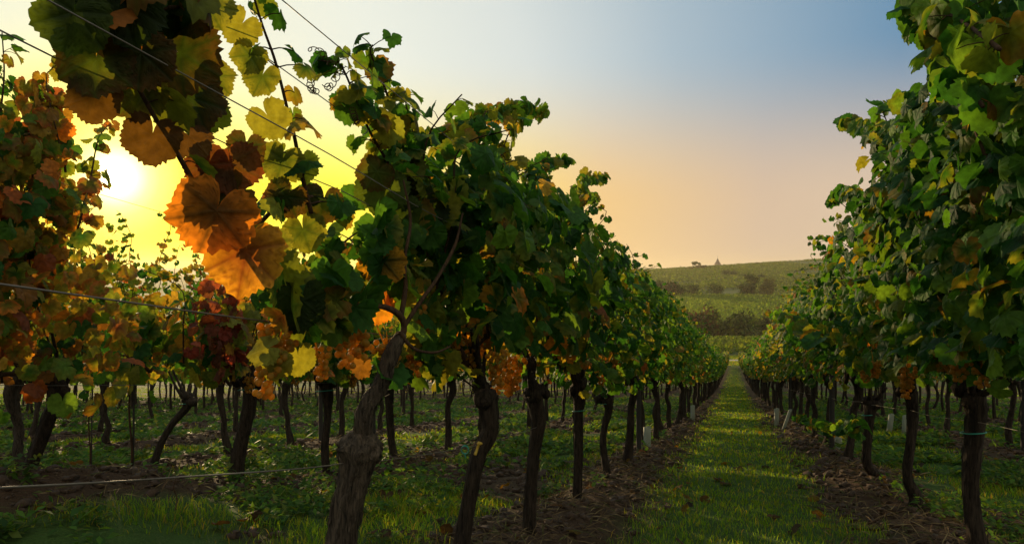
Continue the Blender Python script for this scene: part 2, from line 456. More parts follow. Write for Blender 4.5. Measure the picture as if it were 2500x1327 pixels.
# the pale track across the foot of the slope
M_TRACK = plain_material('gravel_track', (.30, .25, .2), .95, 0, .25, 6, bump=.5)
xs = np.linspace(-30, 120, 201); V = []
for s in (-1, 1):
    yc = 121.5 + .02 * (xs - 36) + s * 1.5
    V.append(np.stack([xs, yc, hgt(xs, yc) + .03], -1))
k = np.arange(200)
Qr = np.stack([k, k + 1, k + 202, k + 201], -1)
tag(obj('dirt_road', mk_mesh('dirt_road', np.concatenate(V), Qr, None, None, M_TRACK)), kind='structure')

# ------------------------------------------------------------------ leaf templates
LK_A = np.radians([0, 14, 28, 42, 56, 70, 85, 100, 115, 130, 150, 165, 176, 180])
LK_R = np.array([1.0, .95, .86, .90, .96, .90, .83, .85, .86, .81, .74, .56, .16, .05])
VEINS = np.radians([0, 56, -56, 112, -112])
def leaf_template(n, R, rng, teeth=.055, curl=1.0, lobes=1.0):
    th = np.linspace(-PI, PI, n, endpoint=False) + (PI / n if n % 2 else 0)
    rk = LK_R ** lobes
    ro = np.interp(np.abs(th), LK_A, rk)
    ro = ro * (1 + teeth * np.where(np.arange(n) % 2, 1, -1) * (np.abs(th) < 2.8)) * (1 + .035 * rng.normal(size=n))
    ts = np.linspace(0, 1, R + 1)[1:] ** .85
    tt, aa = np.meshgrid(ts, th, indexing='ij')
    r = tt * ro[None]
    x = np.sin(aa) * r; y = np.cos(aa) * r
    dv = np.abs((aa[..., None] - VEINS + PI) % (2 * PI) - PI).min(-1)
    vein = np.exp(-(dv * r / .05) ** 2)
    sec = np.abs(((r * 5.2 - dv * 3.4) % 1) - .5) * 2
    vein = np.maximum(vein, .8 * np.clip((sec - .72) * 4, 0, 1) * (dv > .06) * np.clip((r - .25) * 5, 0, 1))
    ph = rng.uniform(0, 6.28); c1, c2, c3 = rng.uniform(.05, .3), rng.uniform(-.1, .32), rng.uniform(.04, .13)
    f1 = rng.uniform(-.25, .3)
    z = curl * (f1 * np.abs(x) - c2 * y * y - c1 * x * x + c3 * np.sin(3 * aa + ph) * r * r + .07 * np.sin(5 * aa + ph * 2) * r ** 3) + .03 * (1 - np.exp(-(dv * r / .12) ** 2)) * r
    V = np.vstack([[0, 0, 0], np.stack([x, y, z], -1).reshape(-1, 3)]) * .6
    t = np.concatenate([[0], tt.ravel()]); ve = np.concatenate([[1], vein.ravel()])
    jj = np.arange(n); kk = (jj + 1) % n
    T = np.stack([np.zeros(n, int), 1 + kk, 1 + jj], -1)[:, [0, 1, 2]]
    Q = []
    for q in range(R - 1):
        a = 1 + q * n
        Q.append(np.stack([a + jj, a + kk, a + n + kk, a + n + jj], -1))
    Q = np.concatenate(Q) if Q else np.zeros((0, 4), int)
    return dict(V=V, Q=Q, T=T, t=t, ve=ve)
_r = np.random.default_rng(5)
TPL = {0: [leaf_template(72, 12, _r, .032, .8, .9) for _ in range(8)],
       1: [leaf_template(38, 4, _r, .045, 1.25) for _ in range(9)],
       2: [leaf_template(16, 2, _r, .05, 1.25) for _ in range(7)],
       3: [leaf_template(9, 1, _r, .0, 1.2) for _ in range(6)]}

def add_leaves(mb, level, Pn, tip, nrm, size, c_in, c_out, rng):
    """leaves as arrays: junction points, tip direction, face normal, width, inner and rim colour"""
    Nn = len(Pn)
    if Nn == 0: return
    tip = tip / (np.linalg.norm(tip, axis=1)[:, None] + 1e-9)
    nrm = nrm - (nrm * tip).sum(1)[:, None] * tip
    nrm = nrm / (np.linalg.norm(nrm, axis=1)[:, None] + 1e-9)
    X = np.cross(tip, nrm)
    var = rng.integers(0, len(TPL[level]), Nn)
    flip = np.where(rng.random(Nn) < .5, -1, 1)
    for k, tp in enumerate(TPL[level]):
        w = np.where(var == k)[0]
        if not len(w): continue
        V = tp['V']; nv = len(V)
        sx = rng.uniform(.85, 1.1, len(w))
        G = Pn[w][:, None] + size[w][:, None, None] * ((V[None, :, 0] * (flip[w] * sx)[:, None])[..., None] * X[w][:, None] + V[None, :, 1, None] * tip[w][:, None] + V[None, :, 2, None] * nrm[w][:, None])
        mixw = ((np.clip(tp['t'], 0, 1) ** 1.6 * (1 - .8 * tp['ve'])) if level == 0 else np.clip(tp['t'] * 1.3 - .15, 0, 1) ** 1.4 * (1 - .35 * tp['ve'] * (tp['t'] > .1)))[None, :, None]
        cc = c_in[w][:, None] * (1 - mixw) + c_out[w][:, None] * mixw
        cc = np.concatenate([cc, np.broadcast_to(tp['ve'][None, :, None], cc.shape[:2] + (1,))], 2)
        off = (np.arange(len(w)) * nv)[:, None, None]
        mb.add(G.reshape(-1, 3), (tp['Q'][None] + off).reshape(-1, 4) if len(tp['Q']) else None, (tp['T'][None] + off).reshape(-1, 3), cc.reshape(-1, 4))

GREENS = np.array([[.014, .058, .011], [.022, .078, .013], [.034, .098, .014], [.058, .122, .016]])
YGREEN = np.array([[.12, .145, .020], [.15, .155, .022], [.10, .13, .018]])
GOLD = np.array([[.22, .15, .022], [.18, .10, .016], [.13, .065, .016]])
REDBR = np.array([[.16, .05, .015], [.11, .045, .016], [.20, .075, .016]])
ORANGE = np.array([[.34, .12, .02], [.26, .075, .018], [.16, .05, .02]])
PAL = {'green': (.85, .135, .012, .003), 'mixed': (.58, .30, .09, .03), 'autumn': (.38, .30, .22, .10), 'bright': (.56, .425, .013, .002), 'autumn_flare': (.22, .18, .28, .32)}  # autumn and last palette: real leaf hues, on the left also imitating lens flare
def pick_cols(n, pal, rng):
    k = rng.choice(4, n, p=PAL[pal])
    ci = np.zeros((n, 3))
    for q, A in enumerate((GREENS, YGREEN, GOLD, ORANGE)):
        w = k == q; ci[w] = A[rng.integers(0, len(A), w.sum())]
    ci *= rng.uniform(.75, 1.25, (n, 1))
    co = ci * rng.uniform(.85, 1.2, (n, 1))
    w = (k == 0) & (rng.random(n) < .12); co[w] = YGREEN[rng.integers(0, 3, w.sum())] * .8
    w = (k >= 1) & (rng.random(n) < .25); co[w] = GOLD[rng.integers(0, 3, w.sum())]
    w = (k >= 2) & (rng.random(n) < .7); ci[w] = YGREEN[rng.integers(0, 3, w.sum())] * .8
    w = (k == 1) & (rng.random(n) < .3); ci[w] = GREENS[rng.integers(0, 4, w.sum())]
    return ci, co

def shoot_leaves(path, rng, size0, size1, step, out_bias, lat=.5, pet=.075, droop=.7):
    """leaf frames along a shoot path; returns P, tip, normal, size and petiole lines"""
    seg = np.linalg.norm(np.diff(path, axis=0), axis=1); s = np.concatenate([[0], np.cumsum(seg)])
    nn = max(2, int(s[-1] / step))
    Pn = []; tip = []; nr = []; sz = []; pets = []
    for q in range(nn):
        f = (q + .5 + rng.uniform(-.2, .2)) / nn
        c = np.array([np.interp(f * s[-1], s, path[:, d]) for d in range(3)])
        for e in range(1 + (rng.random() < lat) + (rng.random() < lat * .5)):
            az = rng.uniform(0, 2 * PI)
            d = np.array([math.cos(az), math.sin(az), rng.uniform(-.1, .6)])
            sgn = 1 if (q + e) % 2 else -1
            d = d + out_bias * sgn * rng.uniform(.3, 1.3); d /= np.linalg.norm(d)
            S = (size0 + (size1 - size0) * f) * rng.uniform(.65, 1.2) * (1 if e == 0 else .8)
            ln = pet * (S / max(size0, 1e-3)) * rng.uniform(.6, 1.3) * (1 + .5 * e)
            p = c + d * ln
            h = d.copy(); h[2] = 0; h /= np.linalg.norm(h) + 1e-9
            n_ = h * rng.uniform(.3, 1.1) + np.array([0, 0, rng.uniform(.0, .9)]) + rng.normal(size=3) * .28
            t_ = h * rng.uniform(.0, .8) + np.array([0, 0, -droop * rng.uniform(.4, 1.4)]) + rng.normal(size=3) * .35
            Pn.append(p); tip.append(t_); nr.append(n_); sz.append(S); pets.append((c, p))
    return np.array(Pn), np.array(tip), np.array(nr), np.array(sz), pets

SLOPE = -.144
def canopy(seed, level, top=2.2, bot=.92, half=.62, thick=.26, shoots=11, fill=150, pal='green', lsize=.135, skirt=.06, wild=.26):
    """one vine's shoots and leaves in local axes: x down the row, y across, z up from the base"""
    rng = np.random.default_rng(seed)
    fo = MB(); ca = MB()
    def shear(V): V = V.copy(); V[:, 2] += V[:, 0] * SLOPE; return V
    # cordon: two arms from the head
    for sg in (-1, 1):
        pts = [(0, 0, .84), (sg * .12, .01, .95), (sg * .3, rng.normal() * .02, 1.02), (sg * .55, rng.normal() * .02, 1.03)]
        V, Q, T = tube(pts, [.02, .014, .011, .007], 6, 7 if level < 3 else 4); ca.add(shear(V), Q, T)
    allP = []; allT = []; allN = []; allS = []
    for q in range(shoots):
        x0 = (q + .5) / shoots * 2 * half - half + rng.normal() * .04
        tp = top + rng.normal() * wild * .7
        lean = rng.normal() * .16; yo = rng.normal() * .10
        pts = [(x0, rng.normal() * .03, .98)]
        zz = .98
        while zz < tp:
            f = (zz - .98) / (tp - .98 + 1e-6); zz += .22
            pts.append((x0 + lean * f + rng.normal() * .03, yo * f + rng.normal() * .045 + (0.12 * rng.normal() if f > .75 else 0), min(zz, tp)))
        pa = catmull(pts, len(pts) * 3)
        if level < 3:
            V, Q, T = tube(pa, np.linspace(.006, .0022, len(pa)), 4 if level > 1 else 5, None); ca.add(shear(V), Q, T)
        a = shoot_leaves(pa, rng, lsize * 1.08, lsize * .6, .085, np.array([0, .9, 0]), .55)
        allP.append(a[0]); allT.append(a[1]); allN.append(a[2]); allS.append(a[3])
        if level == 1:
            for c, p in a[4][::2]:
                V, Q, T = tube([c, (c + p) / 2 + [0, 0, .008], p], [.0018, .0013, .001], 3, None, cap=False); ca.add(shear(V), Q, T)
    # leaves hanging at the outside of the hedge
    n = fill
    sg = np.where(rng.random(n) < .5, -1, 1)
    zf = rng.random(n) ** .9
    z = bot - skirt + (top - bot + skirt - .1) * zf
    w = thick * (.75 + .55 * np.sin(PI * np.clip(zf, 0, 1))) * rng.uniform(.75, 1.2, n)
    x = rng.uniform(-half, half, n); y = sg * w
    p = np.stack([x, y, z], -1)
    o = np.stack([rng.normal(size=n) * .5, sg * 1.0, np.zeros(n)], -1)
    nn = o * rng.uniform(.6, 1.2, (n, 1)) + np.stack([np.zeros(n), np.zeros(n), rng.uniform(.0, .9, n)], -1) + rng.normal(size=(n, 3)) * .25
    tt = o * rng.uniform(.0, .5, (n, 1)) + np.stack([np.zeros(n), np.zeros(n), -rng.uniform(.5, 1.1, n)], -1) + rng.normal(size=(n, 3)) * .35
    allP.append(p); allT.append(tt); allN.append(nn); allS.append(lsize * rng.uniform(.6, 1.15, n))
    Pn = np.concatenate(allP)
    ci, co = pick_cols(len(Pn), pal, rng)
    if pal in ('green', 'mixed'):                # older leaves low on the shoot turn first
        w = (Pn[:, 2] < 1.25) & (rng.random(len(Pn)) < .22)
        ci[w], co[w] = pick_cols(w.sum(), 'autumn', rng)
    add_leaves(fo, level, shear(Pn), np.concatenate(allT), np.concatenate(allN), np.concatenate(allS), ci, co, rng)
    return fo.mesh('foliage', M_LEAF), ca.mesh('cane', M_CANE)

def flakes(V, n, seg, count, seed):
    """loose strips of bark peeling off a tube"""
    rg = np.random.default_rng(seed); G = V[:n * seg].reshape(n, seg, 3); c = G.mean(1)
    Vs = []; Qs = []
    for q in range(count):
        i = rg.integers(1, max(2, n - 8)); k = rg.integers(3, 8); j = rg.integers(0, seg); i2 = min(n - 1, i + k)
        rows = []
        for e, ii in enumerate(np.linspace(i, i2, 4).astype(int)):
            a, b = G[ii, j], G[ii, (j + 1) % seg]; o = (a + b) / 2 - c[ii]; o = o / (np.linalg.norm(o) + 1e-9)
            w = (b - a) * rg.uniform(.25, .6); m = (a + b) / 2 + o * (.002 + .0022 * abs(e - rg.uniform(.5, 2.5)) ** 1.6)
            rows += [m - w * .5, m + w * .5]
        Vs.append(np.array(rows)); Qs.append(np.array([[0, 1, 3, 2], [2, 3, 5, 4], [4, 5, 7, 6]]) + 8 * q)
    return np.concatenate(Vs), np.concatenate(Qs)
def with_flakes(T3, n, seg, count, seed):
    V, Q, T = T3; v2, q2 = flakes(V, n, seg, count, seed)
    return np.vstack([V, v2]), np.vstack([Q, q2 + len(V)]), T
def trunk_mesh(seed, h=.86, lean=.06, level=1, r=.036):
    rng = np.random.default_rng(seed)
    n = 7; z = np.linspace(-.08, h, n)
    dx = rng.normal() * lean; dy = rng.normal() * lean * .7
    pts = np.stack([dx * (np.linspace(0, 1, n) - .0) * 1.5 + rng.normal(size=n) * .014, dy * np.linspace(0, 1, n) + rng.normal(size=n) * .012, z], -1)
    pts[-1, :2] *= .5
    rad = r * np.array([1.35, 1.15, 1.0, .92, .95, 1.15, 1.5]) * rng.uniform(.88, 1.12, n)
    mb = MB()
    if level == 1: mb.add(*with_flakes(tube(pts, rad, 18, 44, .28, seed, ridges=.07), 44, 18, 60, seed))
    elif level == 2: mb.add(*tube(pts, rad, 10, 18, .2, seed))
    else: mb.add(*tube(pts, rad, 6, 7, .1, seed))
    if level < 3:
        top = pts[-1]
        for q in range(4):                       # pruning knobs of the head
            d = rng.normal(size=3) * np.array([.05, .035, .03]) + [0, 0, .0]
            V, Q, T = sphere((0, 0, 0), 1, 10, 7)
            V = V * (r * rng.uniform(.8, 1.2)) * (1 + .3 * (fbm(V[:, 0] * 3 + q, V[:, 1] * 3 + V[:, 2] * 2, seed + q, 3) - .5)[:, None] * 2)
            mb.add(V + top + d, Q, T)
    return mb.mesh('trunk', M_BARK)

# grape bunches (local origin at the stalk, hanging down)
def bunch_mesh(seed, n=46, nu=8, nv=5, ln=.10):
    rng = np.random.default_rng(seed); mb = MB()
    pts = []
    for _ in range(4000):
        if len(pts) >= n: break
        f = rng.random(); w = .034 * (1 - .7 * f) + .010
        a = rng.uniform(0, 2 * PI); rr = w * math.sqrt(rng.random())
        p = np.array([rr * math.cos(a), rr * math.sin(a), -.025 - ln * f])
        if all(np.linalg.norm(p - q) > .0150 for q in pts): pts.append(p)
    for p in pts: mb.add(*sphere(p, rng.uniform(.0082, .0104), nu, nv))
    mb.add(*tube([(0, 0, .03), (0, 0, -.02), (0, 0, -ln * .8)], [.002, .002, .0015], 5, 6))
    return mb.mesh('grape_bunch', M_GRAPE)
BUNCH = [bunch_mesh(70 + q, 38 - 4 * (q % 3), 10, 7, .085 + .012 * q) for q in range(4)]
BUNCH_FAR = [bunch_mesh(80 + q, 24, 6, 4) for q in range(2)]

# shared variants
VAR = {}
CUSTOM = canopy(4001, 1, 1.72, .92, .52, .24, 10, 190, 'green', .108, 0, .10)
def variants(kind):
    if kind in VAR: return VAR[kind]
    lv = {'near': 1, 'mid': 2, 'far': 3}
    name, pal, low = kind
    cnt = {'near': 4, 'mid': 5, 'far': 5}[name]
    o = []
    for q in range(cnt):
        s = 100 + hash(str(0)) * 0 + q * 7 + {'near': 0, 'mid': 1000, 'far': 2000}[name] + {'green': 0, 'mixed': 50, 'autumn': 90, 'autumn_flare': 120}[pal] * 3 + (500 if low else 0)
        if low: a = canopy(s, lv[name], 1.5, .9, .6, .24, 10, {'near': 130, 'mid': 130, 'far': 110}[name], pal, .13, 0, .12)
        elif name == 'far': a = canopy(s, 3, 2.18, .92, .62, .27, 9, 150, pal, .155)
        elif pal in ('autumn', 'autumn_flare'): a = canopy(s, lv[name], 2.2, .9, .62, .26, 12, 240, pal, .105)
        else: a = canopy(s, lv[name], 2.14, .9, .64, .27, 13, 280, pal, .102)
        o.append(a)
    VAR[kind] = o
    return o
TRUNKS = {1: [trunk_mesh(300 + q) for q in range(6)], 2: [trunk_mesh(320 + q, level=2) for q in range(6)], 3: [trunk_mesh(340 + q, level=3) for q in range(6)]}

RNG = np.random.default_rng(77)
def tie_mesh(r=.05):
    a = np.linspace(0, 2 * PI, 17)
    return MB().add(*tube(np.stack([np.cos(a) * r, np.sin(a) * r, .012 * np.sin(a)], -1), .0035, 5, 34, cap=False)).mesh('tie', M_TIE)
TIE = tie_mesh()

G_L = 'grapevines along the left side of the grass path'
G_LF = 'distant grapevines at the far end of the left row'
def vine(x, y, name, pal, label, group, low=False, trunk=None, tie=False, bunches=0, with_foliage=True, base=None, pick=None):
    """one grapevine: trunk, canes, foliage and its grape bunches"""
    r = empty('grapevine', (x, y, float(hgt(x, y))), ROW_ANG)
    tag(r, label, 'grapevine', group)
    lv = {'near': 1, 'mid': 2, 'far': 3}[name]
    if trunk is None:
        t = obj('trunk', TRUNKS[lv][RNG.integers(0, 6)], r); t.rotation_euler = (0, 0, RNG.uniform(0, 6.28)); t.scale = (1, 1, RNG.uniform(.93, 1.06))
    else:
        tb = MB().add(*trunk)
        if TOPS and TOPS[-1][2] == 1: TOPS.pop()  # this head stands outside the picture
        if TOPS:                                  # gnarled pruning head with stubs of old wood
            c0, r0, sd_ = TOPS.pop(); hr = np.random.default_rng(sd_)
            for q in range(6):
                V, Q, T = sphere((0, 0, 0), 1, 12, 8)
                V = V * r0 * hr.uniform(.55, .95) * (1 + .5 * (fbm(V[:, 0] * 3 + q, V[:, 1] * 3 + V[:, 2] * 2, sd_ + q, 3) - .5)[:, None] * 2)
                tb.add(V + c0 + hr.normal(size=3) * r0 * np.array([.55, .55, .45]), Q, T)
            for q in range(5):
                d = np.array([hr.normal() * .5 + (.7 if q % 2 else -.7) * TH, (.7 if q % 2 else -.7) + hr.normal() * .4, hr.uniform(.5, 1.3)]); d /= np.linalg.norm(d); ln = hr.uniform(.08, .26)
                tb.add(*tube([c0, c0 + d * ln * .5 + hr.normal(size=3) * .012, c0 + d * ln + np.array([0, 0, ln * .4])], [r0 * .42, r0 * .26, r0 * .16], 8, 12, .4, q))
        obj('trunk', tb.mesh('trunk', M_BARK_OLD if 'nearest to the camera' in label else M_BARK, xf=local_of(r)), r)
    if with_foliage:
        vs = variants((name, pal, low)); a = vs[RNG.integers(0, len(vs)) if pick is None else pick % len(vs)]
        k = RNG.random() < .5
        f = obj('foliage', a[0], r); c = obj('cane', a[1], r)
        sc = RNG.uniform(.86, .97) if group in (G_L, G_LF) and y > 4 else RNG.uniform(.93, 1.05)
        for o in (f, c):
            o.scale = (1, -1 if k else 1, sc)
    if tie:
        o = obj('tie', TIE, r); o.location = (0, 0, .68)
    for q in range(bunches):
        b = obj('grape_bunch', (BUNCH if lv == 1 else BUNCH_FAR)[RNG.integers(0, 4 if lv == 1 else 2)], r)
        b.location = (RNG.uniform(-.5, .5), RNG.choice([-1, 1]) * RNG.uniform(.12, .26), RNG.uniform(.85, 1.12)); b.rotation_euler = (RNG.normal() * .12, RNG.normal() * .12, RNG.uniform(0, 6))
    return r

TOPS = []
def trunk_px(pts, Y, rad, seed, n=50, seg=22, rough=.2):
    """trunk path from pixel points at depths Y"""
    if not hasattr(Y, '__len__'): Y = [Y] * len(pts)
    TOPS.append((P(pts[-1][0], pts[-1][1], Y[-1]), rad[-1], seed))
    return with_flakes(tube([P(a, b, y) for (a, b), y in zip(pts, Y)], rad, seg, n, rough * 1.3, seed, ridges=.07), n, seg, 90, seed)


# ------------------------------------------------------------------ the vines beside the path, left row (nearest first)
G_L = 'grapevines along the left side of the grass path'
G_R = 'grapevines along the right side of the grass path'
def row_xy(a, Y): return (-a + TH * Y, Y)
A1, AR = 1.064, -1.14
HERO = {}
HERO[0] = vine(*row_xy(A1, .95), 'near', 'autumn', 'nearest grapevine at the far left edge, its big dark leaves hanging before the sun', G_L, with_foliage=False,
               trunk=trunk_px([(-240, 2600), (-215, 1800), (-205, 1300), (-195, 930)], [.93, .95, .95, .95], [.05, .045, .04, .05], 1))
t1 = tube(np.vstack([P(800, 1730, 2.05), P(815, 1420, 2.05), P(832, 1330, 2.05), P(850, 1230, 2.05), P(868, 1150, 2.05), P(880, 1095, 2.05), P(886, 1058, 2.05)]),
          [.060, .047, .042, .041, .043, .064, .036], 28, 90, .32, 4, ridges=.07)
t1 = with_flakes(t1, 90, 28, 170, 5)
HERO[1] = vine(*row_xy(A1, 2.05), 'near', 'mixed', 'thick gnarled grapevine with a swollen graft knob on its trunk, nearest to the camera', G_L, with_foliage=False, trunk=t1)
HERO[2] = vine(*row_xy(A1, 2.88), 'near', 'mixed', 'grapevine with a leaning trunk and a yellow tag in front, right of the knobbed trunk', G_L, pick=0, bunches=1,
               trunk=trunk_px([(1112, 1540), (1122, 1400), (1132, 1300), (1152, 1180), (1168, 1110), (1196, 1050), (1192, 1000), (1185, 955)], 2.95, [.044, .034, .029, .029, .031, .032, .038, .042], 7))
for c in HERO[2].children:
    if c.name.startswith('foliage'): c.data = CUSTOM[0]
    if c.name.startswith('cane'): c.data = CUSTOM[1]
HERO[3] = vine(*row_xy(A1, 3.76), 'near', 'mixed', 'grapevine on a straight dark trunk behind orange grapes, second right of the knobbed trunk', G_L, pick=1, bunches=1,
               trunk=trunk_px([(1284, 1400), (1291, 1310), (1296, 1200), (1304, 1100), (1314, 1030), (1302, 965)], 3.76, [.044, .033, .030, .030, .036, .047], 9))
CUSTOM3 = canopy(4003, 1, 1.80, .9, .62, .27, 12, 260, 'green', .112, 0, .09)
for c in HERO[3].children:
    if c.name.startswith('foliage'): c.data = CUSTOM3[0]
    if c.name.startswith('cane'): c.data = CUSTOM3[1]
HERO[4] = vine(*row_xy(A1, 4.88), 'near', 'green', 'grapevine whose trunk carries a green tie just below its knobbly head, left of the path', G_L, pick=2, bunches=1,
               trunk=trunk_px([(1406, 1290), (1408, 1240), (1412, 1120), (1412, 1010), (1414, 970), (1410, 940)], 4.88, [.04, .030, .029, .029, .042, .047], 12))
HERO[5] = vine(*row_xy(A1, 6.08), 'near', 'green', 'grapevine on a slim S-bent trunk between the tied trunk and the post on the left', G_L, pick=3, bunches=2,
               trunk=trunk_px([(1488, 1225), (1487, 1180), (1474, 1110), (1474, 1050), (1486, 1000), (1482, 975)], 6.08, [.05, .036, .028, .026, .032, .042], 13))
vine(*row_xy(A1, 7.14), 'near', 'green', 'grapevine immediately left of the first dark post beside the grass path', G_L, bunches=1)
Y = 8.75; q = 0
while Y < 54:
    nm = 'mid' if Y < 17 else 'far'
    lab = 'slim grapevine in the left-hand hedge beside the grass path, beyond the first post' if Y < 30 else 'small distant grapevine near the far end of the left row'
    vine(*row_xy(A1, Y), nm, 'green', lab, G_L if Y < 30 else 'distant grapevines at the far end of the left row', bunches=1 if Y < 12 else 0)
    Y += 1.1; q += 1

# tie on the fourth trunk, cane arms and hanging shoots of the hero vine
def add_tie(root, p, r=.045, tilt=.15):
    o = obj('tie', MB().add(*tube(np.array([[math.cos(a) * r, math.sin(a) * r, tilt * r * math.cos(a * 1 + 1)] for a in np.linspace(0, 2 * PI, 19)]) + p, .0035, 6, 38, cap=False)).mesh('tie', M_TIE, xf=local_of(root)), root)
    return o
add_tie(HERO[4], P(1412, 1002, 4.88), .040)
add_tie(HERO[5], P(1477, 985, 6.08), .036)

def px_path(pts, a=A1, n=40, dY=0.0):
    return catmull(np.array([P(x, y, Yrow(x, a) + dY) for x, y in pts]), n)
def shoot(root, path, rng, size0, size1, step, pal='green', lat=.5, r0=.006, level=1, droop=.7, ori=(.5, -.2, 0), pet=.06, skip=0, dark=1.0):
    """a long shoot: woody cane with its own leaves"""
    mb = MB(); mb.add(*tube(path, np.linspace(r0, r0 * .4, len(path)), 6, len(path), .1, 3))
    Pn, tip, nr, sz, pets = shoot_leaves(path[skip:], rng, size0, size1, step, np.array(ori) * 1.0, lat, pet, droop)
    for c, p in pets: mb.add(*tube([c, (c + p) / 2 + [0, 0, .006], p], [.0018, .0014, .0011], 4, 4, cap=False))
    sh = obj('shoot', mb.mesh('shoot', M_CANE, xf=local_of(root)), root)
    fo = MB(); ci, co = pick_cols(len(Pn), pal, rng)
    # most blades turn their faces towards the light or away from it
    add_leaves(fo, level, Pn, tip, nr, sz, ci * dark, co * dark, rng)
    obj('foliage', fo.mesh('foliage', M_LEAF, xf=local_of(root)), sh)
    return sh
R1 = np.random.default_rng(11)
h1 = HERO[1]
mb = MB()
mb.add(*tube([P(886, 1070, 2.05), P(890, 1010, 2.04), P(905, 975, 2.05), P(930, 940, 2.06), P(946, 890, 2.07), P(962, 850, 2.08), P(982, 815, 2.1)], [.027, .024, .025, .024, .023, .022, .016], 18, 60, .3, 21, ridges=.07))
mb.add(*flakes(mb.V[0], 60, 18, 80, 6))
obj('trunk_arm', mb.mesh('trunk_arm', M_BARK_OLD, xf=local_of(h1)), h1)
mb = MB()
mb.add(*tube([P(975, 835, 2.09), P(986, 800, 2.1), P(975, 768, 2.08), P(938, 749, 2.05), P(892, 746, 2.0), P(840, 735, 1.94), P(780, 700, 1.86)], [.012, .010, .009, .008, .007, .005, .004], 10, 60, .35, 22))
mb.add(*tube([P(978, 780, 2.09), P(990, 700, 2.12), P(988, 630, 2.14), P(1002, 540, 2.18), P(985, 440, 2.16)], [.008, .007, .006, .005, .003], 8, 50, .3, 23))
mb.add(*tube([P(985, 800, 2.11), P(1030, 730, 2.16), P(1060, 690, 2.2), P(1110, 600, 2.28), P(1130, 520, 2.3)], [.008, .007, .006, .005, .003], 8, 50, .3, 24))
mb.add(*tube([P(975, 810, 2.08), P(1010, 850, 2.1), P(1060, 860, 2.14), P(1100, 845, 2.2)], [.007, .005, .004, .003], 7, 34, .35, 25))
obj('cane', mb.mesh('cane', M_CANE, xf=local_of(h1)), h1)
SH = [  # root, points, a, dY, size0, size1, step, palette, lateral
    (0, [(640, 700), (560, 570), (500, 490), (430, 370), (380, 290), (318, 180), (280, 110), (235, 10), (190, -90)], A1, 0, .11, .105, .10, 'autumn_flare', .12),
    (0, [(300, 120), (330, 60), (390, 25), (470, 10), (540, -10)], A1, -.05, .105, .085, .075, 'autumn', .35),
    (0, [(760, 520), (740, 440), (718, 330), (700, 260), (672, 150), (640, 60), (610, -40)], A1, 0, .078, .06, .052, 'bright', .5),
    (1, [(600, 620), (640, 540), (700, 495), (780, 480), (840, 520)], A1, .05, .10, .08, .07, 'mixed', .4),
    (1, [(1010, 560), (1000, 485), (940, 385), (900, 315), (868, 240), (838, 170), (815, 150)], A1, 0, .10, .07, .027, 'bright', .95),
    (1, [(1010, 470), (990, 380), (955, 260), (930, 190), (905, 130), (910, 110)], A1, .12, .10, .07, .026, 'bright', 1),
    (1, [(1040, 560), (1035, 440), (1010, 330), (985, 230)], A1, .2, .11, .075, .036, 'green', .95),
    (2, [(1050, 450), (1090, 350), (1130, 330), (1200, 280), (1265, 268), (1335, 282)], A1, .28, .115, .085, .05, 'bright', .7),
    (2, [(1110, 480), (1130, 400), (1160, 320), (1190, 265)], A1, .1, .11, .085, .05, 'green', .8),
    (2, [(1180, 520), (1210, 420), (1240, 330), (1260, 290)], A1, .1, .12, .09, .05, 'bright', .8),
    (3, [(1270, 560), (1300, 450), (1340, 400), (1375, 392)], A1, .0, .12, .09, .055, 'green', .8),
    (4, [(1370, 620), (1390, 520), (1420, 450), (1470, 436)], A1, .0, .12, .085, .055, 'bright', .8),
    (4, [(1360, 600), (1400, 500), (1455, 480)], A1, .3, .12, .09, .055, 'bright', .8),
    (1, [(640, 700), (700, 720), (770, 660), (830, 600), (880, 560)], A1, .1, .095, .08, .05, 'mixed', .6),
    (1, [(975, 820), (1040, 890), (1080, 890), (1150, 940), (1170, 960)], A1, .0, .095, .07, .06, 'bright', .4),
]
for (h, pts, a, dY, s0, s1, st, pal, lat) in SH:
    shoot(HERO[h], px_path(pts, a, 40, dY), R1, s0, s1, st, pal, lat, skip=12 if pal == 'autumn_flare' else 0, dark=.6 if pal in ('autumn_flare', 'autumn') else 1)  # orange-brown shoots darkened: shade of layered backlit leaves put into their colour

# foliage of the hero vine: loose on the left, denser to the right, hanging from the canes
def cloud(root, boxes, level, pal_default, rng, size=(.07, .12), dark=1.0):
    fo = MB()
    for (x0, x1, y0, y1, n, pal, dy) in boxes:
        px = rng.uniform(x0, x1, n); py = rng.uniform(y0, y1, n)
        Yd = np.array([Yrow(v, A1) for v in px]) + rng.uniform(-dy, dy, n)
        Pn = np.stack([(px - 1250) / F * Yd, Yd, (663.5 - py) / F * Yd], -1)
        sg = np.where(rng.random(n) < .5, -1, 1); o = np.stack([sg * .9, -sg * .4, np.zeros(n)], -1)
        nn = o * rng.uniform(.3, 1.2, (n, 1)) + np.stack([np.zeros(n), np.zeros(n), rng.uniform(0, .8, n)], -1) + rng.normal(size=(n, 3)) * .35
        tt = o * rng.uniform(0, .6, (n, 1)) + np.stack([np.zeros(n), np.zeros(n), -rng.uniform(.3, 1, n)], -1) + rng.normal(size=(n, 3)) * .45
        ci, co = pick_cols(n, pal, rng)
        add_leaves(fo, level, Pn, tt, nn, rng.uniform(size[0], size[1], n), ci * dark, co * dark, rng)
    return obj('foliage', fo.mesh('foliage', M_LEAF, xf=local_of(root)), root)
